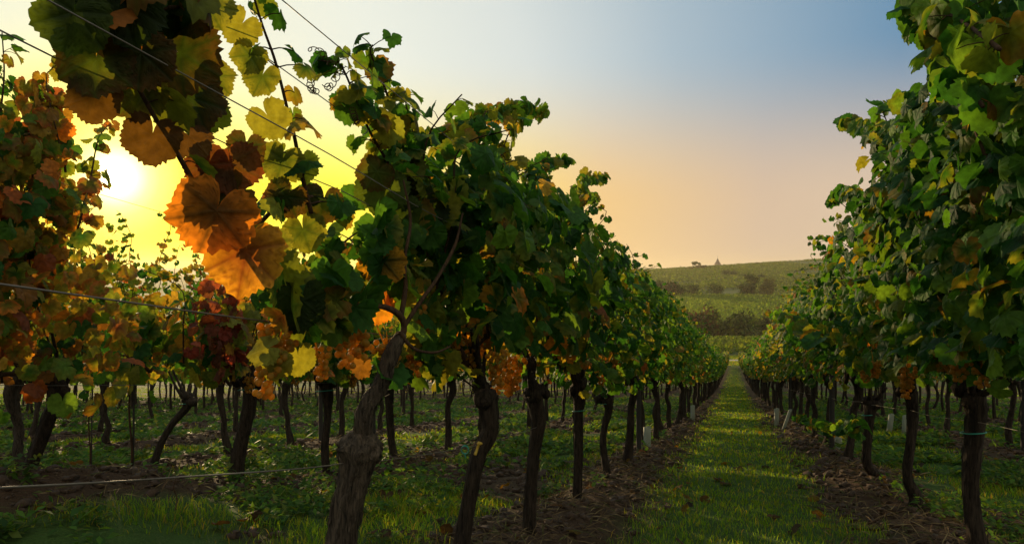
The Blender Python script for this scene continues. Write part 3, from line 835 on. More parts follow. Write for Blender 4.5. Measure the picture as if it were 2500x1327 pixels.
cloud(HERO[1], [(900, 1080, 500, 700, 64, 'green', .16), (800, 1000, 600, 760, 34, 'mixed', .16), (660, 860, 640, 800, 26, 'mixed', .12),
                (1000, 1120, 640, 860, 44, 'green', .2), (880, 1100, 860, 930, 16, 'bright', .12), (1060, 1160, 440, 700, 44, 'green', .2)], 1, 'green', R1)
cloud(HERO[0], [(170, 420, -70, 70, 13, 'autumn', .05), (400, 600, 330, 480, 4, 'autumn_flare', .06)], 1, 'autumn', R1, (.08, .12), .45)  # leaf colours darkened to paint the silhouette against the sun
cloud(HERO[2], [(1090, 1250, 400, 760, 70, 'green', .3), (1200, 1340, 440, 800, 70, 'green', .35)], 1, 'green', R1, (.08, .12))

# single leaves that stand out (pixel of the stalk end, width in px, tip angle in the picture 0 = down, colours)
GD = np.array([.013, .026, .005]); GM = np.array([.038, .064, .010]); YG = np.array([.15, .16, .022]); OR = np.array([.42, .15, .018]); AM = np.array([.40, .20, .022]); RB = np.array([.11, .032, .010]); BR = np.array([.055, .030, .008])  # GD and BR hold painted shade, for leaves half silhouetted against the sun
BIG = [ # root, px, py, Y offset, width px, tip angle deg, tilt, inner, rim, label
    (1, 528, 515, -.05, 205, 20, .1, BR, OR, 'large amber leaf backlit by the sun'),
    (1, 600, 612, -.07, 215, 10, -.2, RB, AM, 'large glowing orange leaf with dark veins'),
    (1, 935, 635, -.14, 120, 15, .1, GD, AM, 'green leaf with a broad orange rim'),
    (1, 925, 745, .03, 95, 10, .2, AM, OR, 'orange leaf hanging below the cane'),
    (1, 1140, 800, .0, 80, -15, .1, AM, OR, 'orange leaf among the grapes'),
    (1, 738, 735, -.10, 150, 0, .2, GD, GD, 'long dark green leaf hanging over the grapes'),
    (1, 718, 690, .0, 120, -10, .4, GM, YG, None),
    (1, 728, 870, -.02, 92, -5, .3, YG, YG, 'yellow-green leaf lit from behind under the grapes'),
    (1, 672, 885, -.02, 85, 12, .1, YG, YG, None),
    (1, 650, 850, -.03, 95, 75, .9, YG, YG, None),
    (1, 815, 715, .02, 85, -35, .1, GM, YG, None),
    (1, 660, 590, 0, 120, 10, .2, GM, YG, None),
    (1, 770, 760, .03, 90, -30, .1, AM, AM, None),
    (0, 372, 330, 0, 140, 5, .0, BR, BR, 'brownish leaf hanging right in front of the sun'),
    (0, 460, 330, 0, 120, -45, .2, BR, BR, None),
    (0, 440, 130, -.03, 190, -60, .1, GD, BR, None),
    (0, 345, 130, -.05, 170, 0, .2, GD, BR, None),
    (0, 235, 145, 0, 180, 0, -.2, GM, BR, None),
    (0, 230, 235, .02, 130, 10, .2, BR, BR, None),
    (0, 180, 30, -.04, 190, 15, .1, GD, GM, None),
    (0, 300, 10, -.06, 200, -20, .2, GD, GD, None),
    (0, 260, -40, -.05, 200, 10, .1, GD, GD, None),
    (0, 350, 220, .02, 130, 25, .2, GM, YG, None),
    (0, 330, 240, .04, 120, -20, .1, GM, BR, None),
    (0, 470, 240, .02, 170, -30, .3, GD, BR, None),
    (0, 520, 190, .03, 110, -40, .2, GM, YG, None),
    (0, 500, 270, .02, 120, -70, .2, GD, GD, None),
    (0, 560, 400, -.02, 150, -15, .1, BR, RB, None),
    (0, 510, 400, .02, 130, 15, .2, BR, RB, None),
    (0, 600, 360, .03, 110, 5, .2, GD, BR, None),
    (0, 395, 20, .03, 140, 0, .2, GD, GM, None),
    (0, 460, 40, 0, 120, -15, .1, GM, YG, None),
    (0, 505, 10, 0, 130, -25, .2, GM, YG, None),
    (0, 590, 60, .02, 100, 35, .1, YG, YG, None),
    (0, 610, 135, .02, 90, 20, .1, GM, YG, None),
    (0, 640, 185, .02, 100, 25, .1, GM, YG, None),
    (0, 655, 285, .02, 110, -35, .1, YG, YG, None),
    (0, 690, 390, .02, 110, 15, .1, GM, YG, None),
    (0, 740, 400, .0, 90, -10, .1, GD, GM, None),
    (1, 700, 480, .02, 110, 30, .1, GD, BR, None),
    (1, 790, 490, .02, 110, 0, .1, GD, BR, None),
    (1, 740, 560, .03, 110, -10, .2, GM, YG, None),
    (1, 850, 225, 0, 55, 0, .1, YG, YG, None),
    (1, 880, 270, 0, 70, 5, .1, YG, YG, None),
    (1, 920, 420, 0, 95, 30, .1, GM, BR, None),
    (1, 935, 455, .02, 130, 10, .1, GM, GM, None),
    (1, 1040, 500, -.05, 120, -20, .1, GD, GD, None),
    (1, 1110, 560, -.06, 130, -40, .2, GD, GD, None),
    (1, 980, 510, -.05, 110, 15, .1, GD, GM, None),
]
for (h, px, py, dY, wpx, ang, tilt, ci, co, lab) in BIG:
    rt = HERO[h]; Yd = Yrow(px, A1) + dY
    fo = MB(); a = math.radians(ang)
    view = P(px, py, Yd); view = view / np.linalg.norm(view)
    n_ = -view * 1.0 + np.array([R1.normal() * .18, 0, tilt + R1.normal() * .1])
    t_ = np.array([math.sin(-a), 0, -math.cos(a)]) + R1.normal(size=3) * .06
    add_leaves(fo, 0, P(px, py, Yd)[None], t_[None], n_[None], np.array([wpx / F * Yd * .92]), ci[None], co[None], R1)
    o = obj('leaf', fo.mesh('leaf', M_LEAF, xf=local_of(rt)), rt)
    if lab: o['label'] = lab

# grape bunches of the hero vine and its neighbours
for (h, px, py, dY, s) in [(1, 850, 745, .0, 1.15), (1, 828, 765, -.02, 1.0), (1, 870, 735, .03, 1.0), (1, 668, 760, .02, 1.05), (1, 690, 800, .03, 1.0), (1, 665, 830, .0, .9), (1, 770, 835, .02, .8),
                           (1, 928, 815, -.05, 1.0), (1, 945, 830, -.02, .9), (1, 1005, 725, -.03, 1.2), (1, 1030, 745, .03, 1.1), (1, 1000, 815, .0, 1.0), (1, 995, 860, -.03, .8), (1, 1110, 810, .0, .9),
                           (2, 1160, 770, -.05, 1.0), (2, 1195, 780, -.02, 1.1), (2, 1140, 840, .0, .8), (3, 1235, 875, -.12, 1.1), (3, 1215, 885, -.1, 1.0), (3, 1262, 860, -.1, 1.2), (3, 1250, 905, -.13, 1.0), (3, 1305, 830, .0, 1.1),
                           (4, 1375, 830, 0, 1.1), (5, 1420, 860, 0, 1.1)]:
    b = obj('grape_bunch', BUNCH[RNG.integers(0, 4)], HERO[h])
    b.location = [float(v) for v in local_of(HERO[h])(P(px, py, Yrow(px, A1) + dY)[None])[0]]
    b.scale = (s, s, s); b.rotation_euler = (RNG.normal() * .15, RNG.normal() * .15, RNG.uniform(0, 6))

# curly tendrils clinging to the top wires
for (pts, seed) in [([(752, 118), (785, 128), (800, 150), (835, 165)], 1), ([(838, 160), (820, 190), (805, 215), (795, 205)], 2), ([(762, 185), (758, 215), (775, 225)], 3), ([(860, 265), (868, 290), (872, 300)], 4)]:
    pa = px_path(pts, A1, 60)
    w = np.linspace(0, 1, 60)[:, None]
    pa = pa + np.concatenate([np.sin(w * 40 + seed) * .008, np.cos(w * 33 + seed) * .006, np.cos(w * 40 + seed) * .008], 1)
    obj('tendril', MB().add(*tube(pa, .0013, 5, 90)).mesh('tendril', M_CANE, xf=local_of(h1)), h1)

# ------------------------------------------------------------------ the right row
RV = {}
RV[0] = vine(*row_xy(AR, 2.25), 'near', 'green', 'nearest grapevine of the right row, only its leaves reaching in at the right edge', G_R, bunches=0, pick=0)
RV[1] = vine(*row_xy(AR, 3.38), 'near', 'green', 'grapevine on the thick reddish trunk with a green tie at the right edge', G_R, bunches=0, pick=1,
             trunk=trunk_px([(2400, 1440), (2390, 1340), (2372, 1230), (2372, 1130), (2382, 1050), (2385, 1000), (2378, 965)], 3.38, [0.0528, 0.0440, 0.0360, 0.0368, 0.0400, 0.0464, 0.0496], 31))
RV[2] = vine(*row_xy(AR, 4.65), 'near', 'green', 'grapevine on a slim wavy trunk, second from the right edge', G_R, bunches=1, pick=2,
             trunk=trunk_px([(2222, 1310), (2224, 1270), (2236, 1215), (2216, 1160), (2222, 1080), (2228, 1000), (2222, 960)], 4.65, [0.0450, 0.0378, 0.0396, 0.0288, 0.0288, 0.0324, 0.0405], 32))
RV[3] = vine(*row_xy(AR, 5.97), 'near', 'green', 'grapevine on a crooked green-tied trunk bent at its foot, third from the right edge', G_R, bunches=1, pick=3,
             trunk=trunk_px([(2126, 1225), (2130, 1190), (2140, 1165), (2117, 1130), (2118, 1070), (2122, 1020), (2128, 980)], 5.97, [0.0540, 0.0450, 0.0450, 0.0360, 0.0324, 0.0396, 0.0540], 33))
RV[4] = vine(*row_xy(AR, 7.28), 'near', 'green', 'grapevine with a leafy low sucker reaching over the path, just before the right-hand post', G_R, bunches=2, pick=0)
vine(*row_xy(AR, 8.85), 'near', 'green', 'grapevine directly behind the first dark post of the right row', G_R, bunches=2)
Y = 10.0
while Y < 54:
    nm = 'mid' if Y < 17 else 'far'
    lab = 'slim grapevine in the sunlit right-hand hedge beside the grass path, beyond the post' if Y < 30 else 'small distant grapevine near the far end of the right row'
    vine(*row_xy(AR, Y), nm, 'mixed' if 10 < Y < 26 else 'green', lab, G_R if Y < 30 else 'distant grapevines at the far end of the right row', bunches=1 if Y < 14 else 0)
    Y += 1.22
add_tie(RV[1], P(2376, 1055, 3.38), .052); add_tie(RV[3], P(2119, 1012, 5.97), .046)
R2 = np.random.default_rng(12)
for (h, pts, dY, s0, s1, st, pal, lat, a) in [
        (1, [(2440, 120), (2360, 60), (2290, 20), (2215, 15)], 0, .13, .10, .05, 'green', .7, -.62),
        (1, [(2400, 260), (2330, 170), (2290, 100), (2240, 60)], 0, .13, .11, .05, 'green', .7, -.66),
        (1, [(2420, 420), (2370, 280), (2340, 140), (2330, 20)], 0, .13, .11, .05, 'green', .8, -.75),
        (2, [(2300, 500), (2270, 400), (2250, 320), (2240, 255)], 0, .13, .09, .05, 'green', .8, -.8),
        (2, [(2260, 480), (2190, 390), (2110, 310), (2055, 300)], 0, .13, .09, .05, 'green', .8, -.8),
        (2, [(2270, 500), (2210, 400), (2170, 310), (2150, 255)], 0, .13, .09, .05, 'green', .8, -.85),
        (3, [(2180, 600), (2120, 500), (2060, 470), (2030, 500)], 0, .13, .09, .055, 'green', .8, -.8),
        (4, [(2010, 830), (1960, 800), (1920, 775), (1880, 768)], 0, .13, .09, .06, 'green', .7, -.55),
        (4, [(2100, 1040), (2040, 1050), (1990, 1035), (1945, 1020)], 0, .12, .09, .06, 'green', .4, -.85)]:
    shoot(RV[h], px_path(pts, a, 40, dY), R2, s0, s1, st, pal, lat)
fo = MB()
# extra leaf wall facing the path on the nearest right vines
for h, (x0, x1, n) in {1: (2330, 2540, 380), 2: (2180, 2360, 350), 3: (2080, 2220, 260)}.items():
    fo = MB()
    px = R2.uniform(x0, x1, n); aa = R2.uniform(-.95, -.72, n)
    Yd = -aa / ((px - 1250) / F - TH)
    zt = R2.uniform(.95, 2.2, n)
    X_ = (px - 1250) / F * Yd
    Pn = np.stack([X_, Yd, hbase(X_, Yd) + zt], -1)
    o = np.stack([-np.ones(n), np.full(n, .3), np.zeros(n)], -1)
    nn = o * R2.uniform(.4, 1.2, (n, 1)) + np.stack([np.zeros(n), np.zeros(n), R2.uniform(.1, 1, n)], -1) + R2.normal(size=(n, 3)) * .3
    tt = o * R2.uniform(0, .5, (n, 1)) + np.stack([np.zeros(n), np.zeros(n), -R2.uniform(.4, 1, n)], -1) + R2.normal(size=(n, 3)) * .4
    ci, co = pick_cols(n, 'green', R2)
    add_leaves(fo, 1, Pn, tt, nn, R2.uniform(.065, .112, n), ci, co, R2)
    obj('foliage', fo.mesh('foliage', M_LEAF, xf=local_of(RV[h])), RV[h])
for (h, px, py, s) in [(1, 2282, 825, 1.05), (1, 2335, 850, 1.1), (1, 2392, 858, .9), (2, 2215, 880, 1.2), (3, 2130, 870, 1.2), (3, 2110, 890, 1.0), (2, 2210, 905, 1.0)]:
    b = obj('grape_bunch', BUNCH[RNG.integers(0, 4)], RV[h])
    b.location = [float(v) for v in local_of(RV[h])(P(px, py, Yrow(px, -.78))[None])[0]]
    b.scale = (s * .85,) * 3; b.rotation_euler = (RNG.normal() * .15, RNG.normal() * .15, RNG.uniform(0, 6))

# ------------------------------------------------------------------ rows further left and right
G2 = 'grapevines in the second row on the left'
def bank_vine(x, y, pal, label, trunk, low, name='near', bunches=2, pick=None):
    r = vine(x, y, name, pal, label, G2, low=low, trunk=trunk, bunches=bunches, pick=pick)
    lift = float(hgt(x, y) - hermite(np.array([y]), PY, PZ)[0])
    for c in r.children:
        if c.name.split('.')[0] in ('foliage', 'cane', 'grape_bunch'): c.location.z -= lift
    return r
B0 = bank_vine(*row_xy(3.4, 2.75), 'autumn_flare', 'tall grapevine at the left edge of the picture, its leaves against the pale sky', None, False, pick=0)
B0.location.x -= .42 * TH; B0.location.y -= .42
B1 = bank_vine(*row_xy(3.4, 3.72), 'autumn_flare', 'tall brownish grapevine left of the sun on a trunk leaning to the left', trunk_px([(35, 1250), (55, 1180), (85, 1110), (115, 1030), (135, 985), (140, 945)], 3.7, [0.0396, 0.0331, 0.0302, 0.0317, 0.0360, 0.0396], 41), False, pick=1)
for c in B1.children:
    if c.name.split('.')[0] in ('foliage', 'cane', 'grape_bunch'): c.location.x -= .72
B2 = bank_vine(*row_xy(3.4, 4.9), 'autumn', 'low grapevine with shrivelled red leaves above its thick slanted trunk', trunk_px([(565, 1240), (572, 1195), (580, 1120), (598, 1040), (612, 970), (608, 930)], 4.9, [0.0576, 0.0490, 0.0446, 0.0418, 0.0446, 0.0540], 42), True, pick=0)
B3 = bank_vine(*row_xy(3.4, 6.1), 'mixed', 'grapevine on an upright trunk with a green tie, left of the knobbed trunk', trunk_px([(795, 1215), (797, 1170), (793, 1090), (800, 1010), (800, 960), (792, 930)], 6.1, [0.0432, 0.0346, 0.0310, 0.0310, 0.0468, 0.0576], 43), True, pick=1)
add_tie(B2, P(606, 950, 4.9), .066); add_tie(B3, P(795, 953, 6.1), .085)
B4 = bank_vine(*row_xy(3.4, 7.35), 'mixed', 'grapevine with a slim trunk seen just right of the knobbed trunk', trunk_px([(968, 1175), (966, 1140), (955, 1070), (950, 990), (952, 940)], 7.3, [.05, .04, .035, .036, .05], 44), True, name='mid', pick=1)
R3 = np.random.default_rng(13)
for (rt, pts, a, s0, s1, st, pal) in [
        (B1, [(160, 420), (150, 330), (120, 260), (105, 205)], 3.4, .10, .06, .045, 'autumn_flare'),
        (B1, [(190, 560), (220, 440), (240, 340), (270, 300)], 3.4, .10, .07, .05, 'autumn_flare'),
        (B1, [(120, 520), (80, 430), (100, 320), (115, 240)], 3.4, .10, .07, .05, 'autumn_flare'),
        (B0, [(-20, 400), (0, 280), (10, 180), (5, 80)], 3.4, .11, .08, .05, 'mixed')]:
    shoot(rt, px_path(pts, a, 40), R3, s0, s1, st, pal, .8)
for (rt, boxes) in ((B1, [(55, 165, 205, 370, 46, 'autumn_flare'), (-20, 150, 330, 640, 130, 'autumn_flare'), (120, 185, 440, 640, 30, 'autumn_flare'), (0, 330, 640, 900, 120, 'autumn_flare')]), (B0, [(-60, 60, 300, 700, 90, 'autumn_flare')])):
    fo = MB()
    for (x0, x1, y0, y1, n, pal) in boxes:
        px = R3.uniform(x0, x1, n); py = R3.uniform(y0, y1, n); Yd = np.array([Yrow(v, 3.4) for v in px]) + R3.uniform(-.25, .25, n)
        Pn = np.stack([(px - 1250) / F * Yd, Yd, (663.5 - py) / F * Yd], -1)
        ci, co = pick_cols(n, pal, R3)
        add_leaves(fo, 1, Pn, np.array([0, 0, -.8]) + R3.normal(size=(n, 3)) * .5, np.array([.3, -.8, .4]) + R3.normal(size=(n, 3)) * .5, R3.uniform(.065, .105, n), ci, co, R3)
    obj('foliage', fo.mesh('foliage', M_LEAF, xf=local_of(rt)), rt)
# the withered branch of red leaves
fo = MB(); n = 90
px = np.concatenate([R3.uniform(465, 590, 70), R3.uniform(520, 620, 20)]); py = np.concatenate([R3.uniform(690, 860, 70), R3.uniform(850, 920, 20)])
Yd = np.array([Yrow(v, 3.1) for v in px]) + R3.uniform(-.1, .1, n)
Pn = np.stack([(px - 1250) / F * Yd, Yd, (663.5 - py) / F * Yd], -1)
RED = np.array([[.19, .035, .025], [.13, .04, .028], [.24, .06, .03], [.10, .04, .025]])
ci = RED[R3.integers(0, 4, n)] * R3.uniform(.7, 1.2, (n, 1))
add_leaves(fo, 1, Pn, np.array([0, 0, -1.]) + R3.normal(size=(n, 3)) * .5, R3.normal(size=(n, 3)), R3.uniform(.05, .10, n), ci, ci * .8, R3)
tag(obj('withered_leaves', fo.mesh('withered_leaves', M_LEAF, xf=local_of(B2)), B2), 'shrivelled red-brown leaves')

lab2 = 'grapevine in the shaded second row on the left, seen between the front trunks'
GAP = np.random.default_rng(99)
for Y in np.arange(8.5, 40, 1.15):
    if fbm(np.array(Y * .55), np.array(3.3), 7, 2) < .52: vine(*row_xy(3.4, Y), 'mid' if Y < 14 else 'far', 'mixed', lab2, 'shaded grapevines of the second row on the left', low=GAP.random() < .75)
B5 = vine(*row_xy(5.7, 7.0), 'mid', 'autumn', 'grapevine on a trunk slanting steeply to the right, in the third row on the left', 'grapevines in the third row on the left',
          trunk=trunk_px([(355, 1180), (372, 1145), (392, 1085), (420, 1035), (455, 995), (462, 975)], 7.0, [0.0425, 0.0357, 0.0306, 0.0306, 0.0357, 0.0510], 51), bunches=2)
add_tie(B5, P(452, 985, 7.0), .05)
vine(*row_xy(5.7, 5.8), 'mid', 'autumn', 'dark grapevine leaning at the lower left edge in the third row', 'grapevines in the third row on the left', bunches=1)
for r_ in (B5,): 
    for c in r_.children:
        if c.name.split('.')[0] in ('foliage', 'cane'): c.scale.z = .86; c.location.z += .17
lab3 = 'grapevine in the third row on the left, part of the hedge under the sun'
for Y in np.arange(8.1, 40, 1.15):
    if Y < 9.5 or fbm(np.array(Y * .5), np.array(8.3), 9, 2) < .52: vine(*row_xy(5.7, Y), 'mid' if Y < 12 else 'far', 'autumn' if Y < 14 else 'mixed', lab3, 'grapevines making the third row on the left', low=Y > 10 and GAP.random() < .75)
lab4 = 'small grapevine with a thin dark trunk, far back among the rows on the left'
for a, y0, y1 in ((8.0, 8.0, 34), (10.3, 10.5, 34)):
    for Y in np.arange(y0, y1, 1.17):
        if GAP.random() < .5: vine(*row_xy(a, Y), 'far', 'mixed', lab4, 'grapevines in the fourth and fifth rows on the left', low=GAP.random() < .7)
labR = 'grapevine in the row behind the right-hand hedge, seen through the gaps between its trunks'
for Y in np.arange(5.2, 30, 1.25): vine(*row_xy(-3.40, Y), 'mid' if Y < 12 else 'far', 'green', labR, 'grapevines in the second row on the right')

# the rows beyond, too many and too far to tell apart
rg = np.random.default_rng(21)
VV = []; TT = []; QQ = []; CC = []; off = 0; MI = []
mbt = MB(); mbf = MB()
spots = [(a, y) for a in ROWS_L[5:] for y in np.arange(a / 1.05, 44, 1.2)] + [(-5.65, y) for y in np.arange(8, 34, 1.25)] + [(-7.9, y) for y in np.arange(14, 34, 1.25)] + [(a, y) for a in (3.4, 5.7) for y in np.arange(40.3, 54, 1.2)] + [(a, y) for a in (8.0, 10.3) for y in np.arange(34.6, 54, 1.2)] + [(-3.4, y) for y in np.arange(30.3, 54, 1.25)] + [(a, y) for a in (A1, AR) for y in np.arange(54.2, 110, 1.2)] + [(a, y) for a in (3.4, -3.4) for y in np.arange(54.2, 110, 1.9)]
for a, y in spots:
    x, y = row_xy(a, y); z = float(hbase(x, y))
    lean = rg.normal(size=2) * .06
    mbt.add(*tube([(x, y, z - .05), (x + lean[0], y + lean[1], z + .45), (x, y, z + .88)], [.04, .03, .045], 5, 5, .1, 3))
    n = 95 if y < 54 else 60; big = 1 if y < 54 else 1.5
    t = rg.uniform(-.62, .62, n); zf = rg.uniform(0, 1, n); sg = np.where(rg.random(n) < .5, -1, 1); w = sg * rg.uniform(.08, .34, n)
    Pn = np.stack([x + t * TH * RC + w * RC, y + t * RC - w * TH * RC, z + .9 + zf * 1.35 + t * SLOPE], -1)
    o = np.stack([sg, -sg * .3, rg.uniform(0, .8, n)], -1) + rg.normal(size=(n, 3)) * .3
    ci, co = pick_cols(n, 'mixed', rg)
    add_leaves(mbf, 3, Pn, np.array([0, 0, -1.]) + rg.normal(size=(n, 3)) * .5, o, rg.uniform(.15, .22, n) * big, ci, co, rg)
V = np.concatenate(mbt.V + mbf.V); nt_ = mbt.n
Qm = np.concatenate(mbt.Q); Tm = np.concatenate([np.concatenate(mbt.T), np.concatenate(mbf.T) + nt_])
colm = np.concatenate([np.tile([.05, .04, .03, 1], (nt_, 1))] + mbf.C)
mi = np.concatenate([np.zeros(len(Qm)), np.zeros(sum(len(t) for t in mbt.T)), np.ones(sum(len(t) for t in mbf.T))])
me = mk_mesh('vine_rows', V, Qm, Tm, colm, None, True, [M_BARK, M_LEAF], mi)
tag(obj('vine_rows', me), 'further rows of small grapevines fading into the dark at the back on both sides', 'vineyard rows', kind='stuff')

# ------------------------------------------------------------------ trellis: posts, wires, ties
def post(a, Y, label, lean=0.0):
    x, y = row_xy(a, Y); z = float(hbase(x, y))
    mb = MB(); h = 2.05
    V, Q, T = tube([(0, 0, -.2), (lean * .3, 0, .5), (lean, 0, h)], [.031, .03, .028], 8, 14, .05, int(Y * 10)); mb.add(V, Q, T)
    r = obj('trellis_post', mb.mesh('trellis_post', M_POST)); r.location = (x, y, z); r.rotation_euler = (0, 0, ROW_ANG)
    tag(r, label, 'vineyard post', 'trellis posts')
    return r
post(A1, 8.05, 'dark wooden trellis post beside the left row where the green strap hangs')
post(AR, 8.3, 'dark trellis post standing out on the right side of the path below the leaves')
for Y in (14.4, 20.9): post(A1, Y, 'thin dark trellis post half hidden in the left row further down the path')
for Y in (14.5, 20.7): post(AR, Y, 'thin dark trellis post half hidden in the right row further down the path')
post(3.4, 6.75, 'thin dark post behind the knobbed trunk in the second row on the left')
post(5.7, 9.9, 'thin dark post in the third row on the left')
post(-3.4, 8.4, 'thin dark post behind the right-hand row of vines')

def wire(name, pts, label, r=.0015, wob=.006, seed=0, seg=5):
    pa = np.asarray(pts, float)
    rg = np.random.default_rng(seed)
    pa = pa + rg.normal(size=pa.shape) * wob * np.array([.3, 0, 1])
    o = obj(name, MB().add(*tube(pa, r, seg, len(pa) * 3)).mesh(name, M_WIRE))
    return tag(o, label, 'wire', 'trellis wires')
def row_wire(a, h, y0, y1, off, label, seed, r=.0015):
    Ys = np.concatenate([np.arange(y0, min(9, y1), .45), np.arange(9, y1, 1.6)]) if y1 > 9 else np.arange(y0, y1, .45)
    x = -a + TH * Ys + off * RC; yy = Ys - off * TH * RC
    return wire('trellis_wire', np.stack([x, yy, hermite(yy, PY, PZ) + h], -1), label, r, .006, seed)
# the lowest wire of the first row, through points seen in the photograph
lw = [P(-90, 1195, 1.0), P(0, 1190, 1.04), P(200, 1180, 1.2), P(430, 1165, 1.42), P(640, 1150, 1.62), P(780, 1138, 1.85), P(838, 1130, 2.0)]
wire('trellis_wire', lw, 'bare slack lowest wire from the left edge to the knob of the nearest trunk', .0019, .001, 1)
lw2 = [P(905, 1128, 2.07), P(1000, 1115, 2.35), P(1080, 1102, 2.6), P(1168, 1085, 2.9), P(1250, 1062, 3.4), P(1320, 1038, 3.8), P(1412, 1002, 4.85), P(1475, 985, 6.0), P(1535, 962, 7.2), P(1600, 948, 10), P(1680, 938, 17)]
wire('trellis_wire', lw2, 'thin lowest wire running right from the knobbed trunk past the yellow tag', .0016, .001, 2)
row_wire(A1, 1.04, .7, 7, 0, 'wire at fruit height running from the left edge behind the orange leaves', 3, .0018)
row_wire(A1, 1.43, .7, 40, -.05, 'upper wire of the nearest row crossing the big dark leaves at the top left', 4)
row_wire(A1, 1.45, .9, 40, .07, 'second upper wire just above it at the top left, crossing the thick shoot', 5)
row_wire(A1, 1.67, 1.1, 40, -.06, 'topmost wire with a curly tendril below the bright shoot tips', 6)
row_wire(A1, 1.75, 1.1, 40, .06, 'topmost wire with a curly tendril along the sky at the upper middle', 7)
row_wire(AR, .70, 2.4, 30, 0, 'low wire joining the trunks of the right row', 8)
row_wire(AR, 1.05, 2.0, 8, 0, 'wire at fruit height inside the right row', 9)
row_wire(3.4, .88, 2.2, 40, 0, 'low wire along the second row on the left', 10)
row_wire(3.4, 1.9, 2.2, 20, 0, 'thin wire crossing the yellow sky just right of the sun', 11)
# yellow tag and green tie ring on the lowest wire
p = P(1165, 1095, 2.88)
mb = MB(); mb.add(*tube([p + [.008, 0, .028], p + [0, .004, .0], p + [-.008, -.004, -.022]], [.006, .005, .007], 6, 10)); mb.add(*sphere(p + np.array([.01, 0, .022]), [.012, .007, .007], 8, 6))
tag(obj('wire_tag', mb.mesh('wire_tag', M_TAG)), 'yellow sunlit plastic tag on the lowest wire at the second trunk', 'tag')
p = P(1135, 1098, 2.78)
mb = MB(); a = np.linspace(0, 2 * PI * 1.8, 40)
mb.add(*tube(p + np.stack([np.cos(a) * .014, a * .0012, np.sin(a) * .016], -1), .0022, 6, 60)); mb.add(*tube([p + [0, 0, -.014], p + [.003, 0, -.03]], .002, 5, 5))
tag(obj('wire_tie', mb.mesh('wire_tie', M_TIE)), 'small green plastic ring hanging on the lowest wire left of the yellow tag', 'tie')
# rusty twist of wire hanging under the lowest wire
tag(obj('twisted_wire', MB().add(*tube([P(430, 1163, 1.42), P(424, 1190, 1.42), P(432, 1215, 1.43), P(428, 1245, 1.42)], .0012, 5, 24)).mesh('twisted_wire', M_CANE)), 'short kinked piece of wire hanging down from the lowest wire at the left', 'wire')

# grow tubes that shelter young plants
def grow_tube(px, Yd, h, label, lean=0.0, r=.045):
    x = (px - 1250) / F * Yd; y = Yd; z = float(hbase(x, y))
    a = np.linspace(0, 2 * PI, 20, endpoint=False); mb = MB(); n = 20
    V = []
    for (rr, zz) in ((r, .0), (r, h), (r * .93, h), (r * .93, .02)):
        V.append(np.stack([np.cos(a) * rr + lean * zz, np.sin(a) * rr * .9, np.full(n, zz) + (.01 * np.sin(a * 2) if zz == h else 0)], -1))
    j = np.arange(n); k = (j + 1) % n
    mb.add(np.concatenate(V), np.concatenate([np.stack([j + q * n, k + q * n, k + q * n + n, j + q * n + n], -1) for q in range(3)]))
    o = obj('grow_tube', mb.mesh('grow_tube', M_TUBE)); o.location = (x, y, z + .02)
    return tag(o, label, 'grow tube', 'grow tubes around young vines')
grow_tube(1580, 8.6, .32, 'whitish grow tube just right of the dark post in the left row')
grow_tube(1691, 15.2, .34, 'small pale grow tube further down the left row by the path')
grow_tube(2171, 12.2, .3, 'pale grow tube leaning slightly, behind the slim trunks on the right', .12)
grow_tube(2208, 11.8, .3, 'half hidden pale grow tube right beside the slim wavy trunk on the right', .05)
grow_tube(2046, 8.6, .34, 'dim grow tube directly right of the dark post in the right row')
grow_tube(1912, 12.6, .36, 'leaning pale grow tube in the right row beside the path', .35, .03)
grow_tube(1896, 13.6, .34, 'upright pale grow tube farthest down the right row')

# young vines on stakes in the gap of the second row
def young(px, Yd, hh, label, n):
    x = (px - 1250) / F * Yd; z = float(hgt(x, Yd))
    r = empty('young_vine', (x, Yd, z)); tag(r, label, 'young vine', 'young vines on stakes')
    rg = np.random.default_rng(int(px))
    pts = np.array([(0, 0, -.05), (.01, 0, .2), (-.012, .01, .45), (.01, 0, hh)])
    obj('stake', MB().add(*tube([(.012, .01, -.1), (.02, .012, hh + .15)], .006, 6, 8)).mesh('stake', M_POST), r)
    obj('stem', MB().add(*tube(pts, [.008, .007, .006, .004], 6, 30, .1, 5)).mesh('stem', M_CANE), r)
    if n:
        fo = MB(); Pn = np.stack([rg.normal(size=n) * .1, rg.normal(size=n) * .08, rg.uniform(hh - .3, hh + .25, n)], -1)
        ci, co = pick_cols(n, 'bright', rg)
        add_leaves(fo, 1, Pn, np.array([0, 0, -1.]) + rg.normal(size=(n, 3)) * .5, np.array([0, -1., .3]) + rg.normal(size=(n, 3)) * .6, rg.uniform(.09, .15, n), ci, co, rg)
        obj('foliage', fo.mesh('foliage', M_LEAF), r)
young(318, 4.5, .78, 'young vine with yellow-green leaves on a thin stake before the leaning trunks', 26)
young(218, 6.6, .75, 'thin nearly bare young vine tied to a stake farther back at the left', 5)

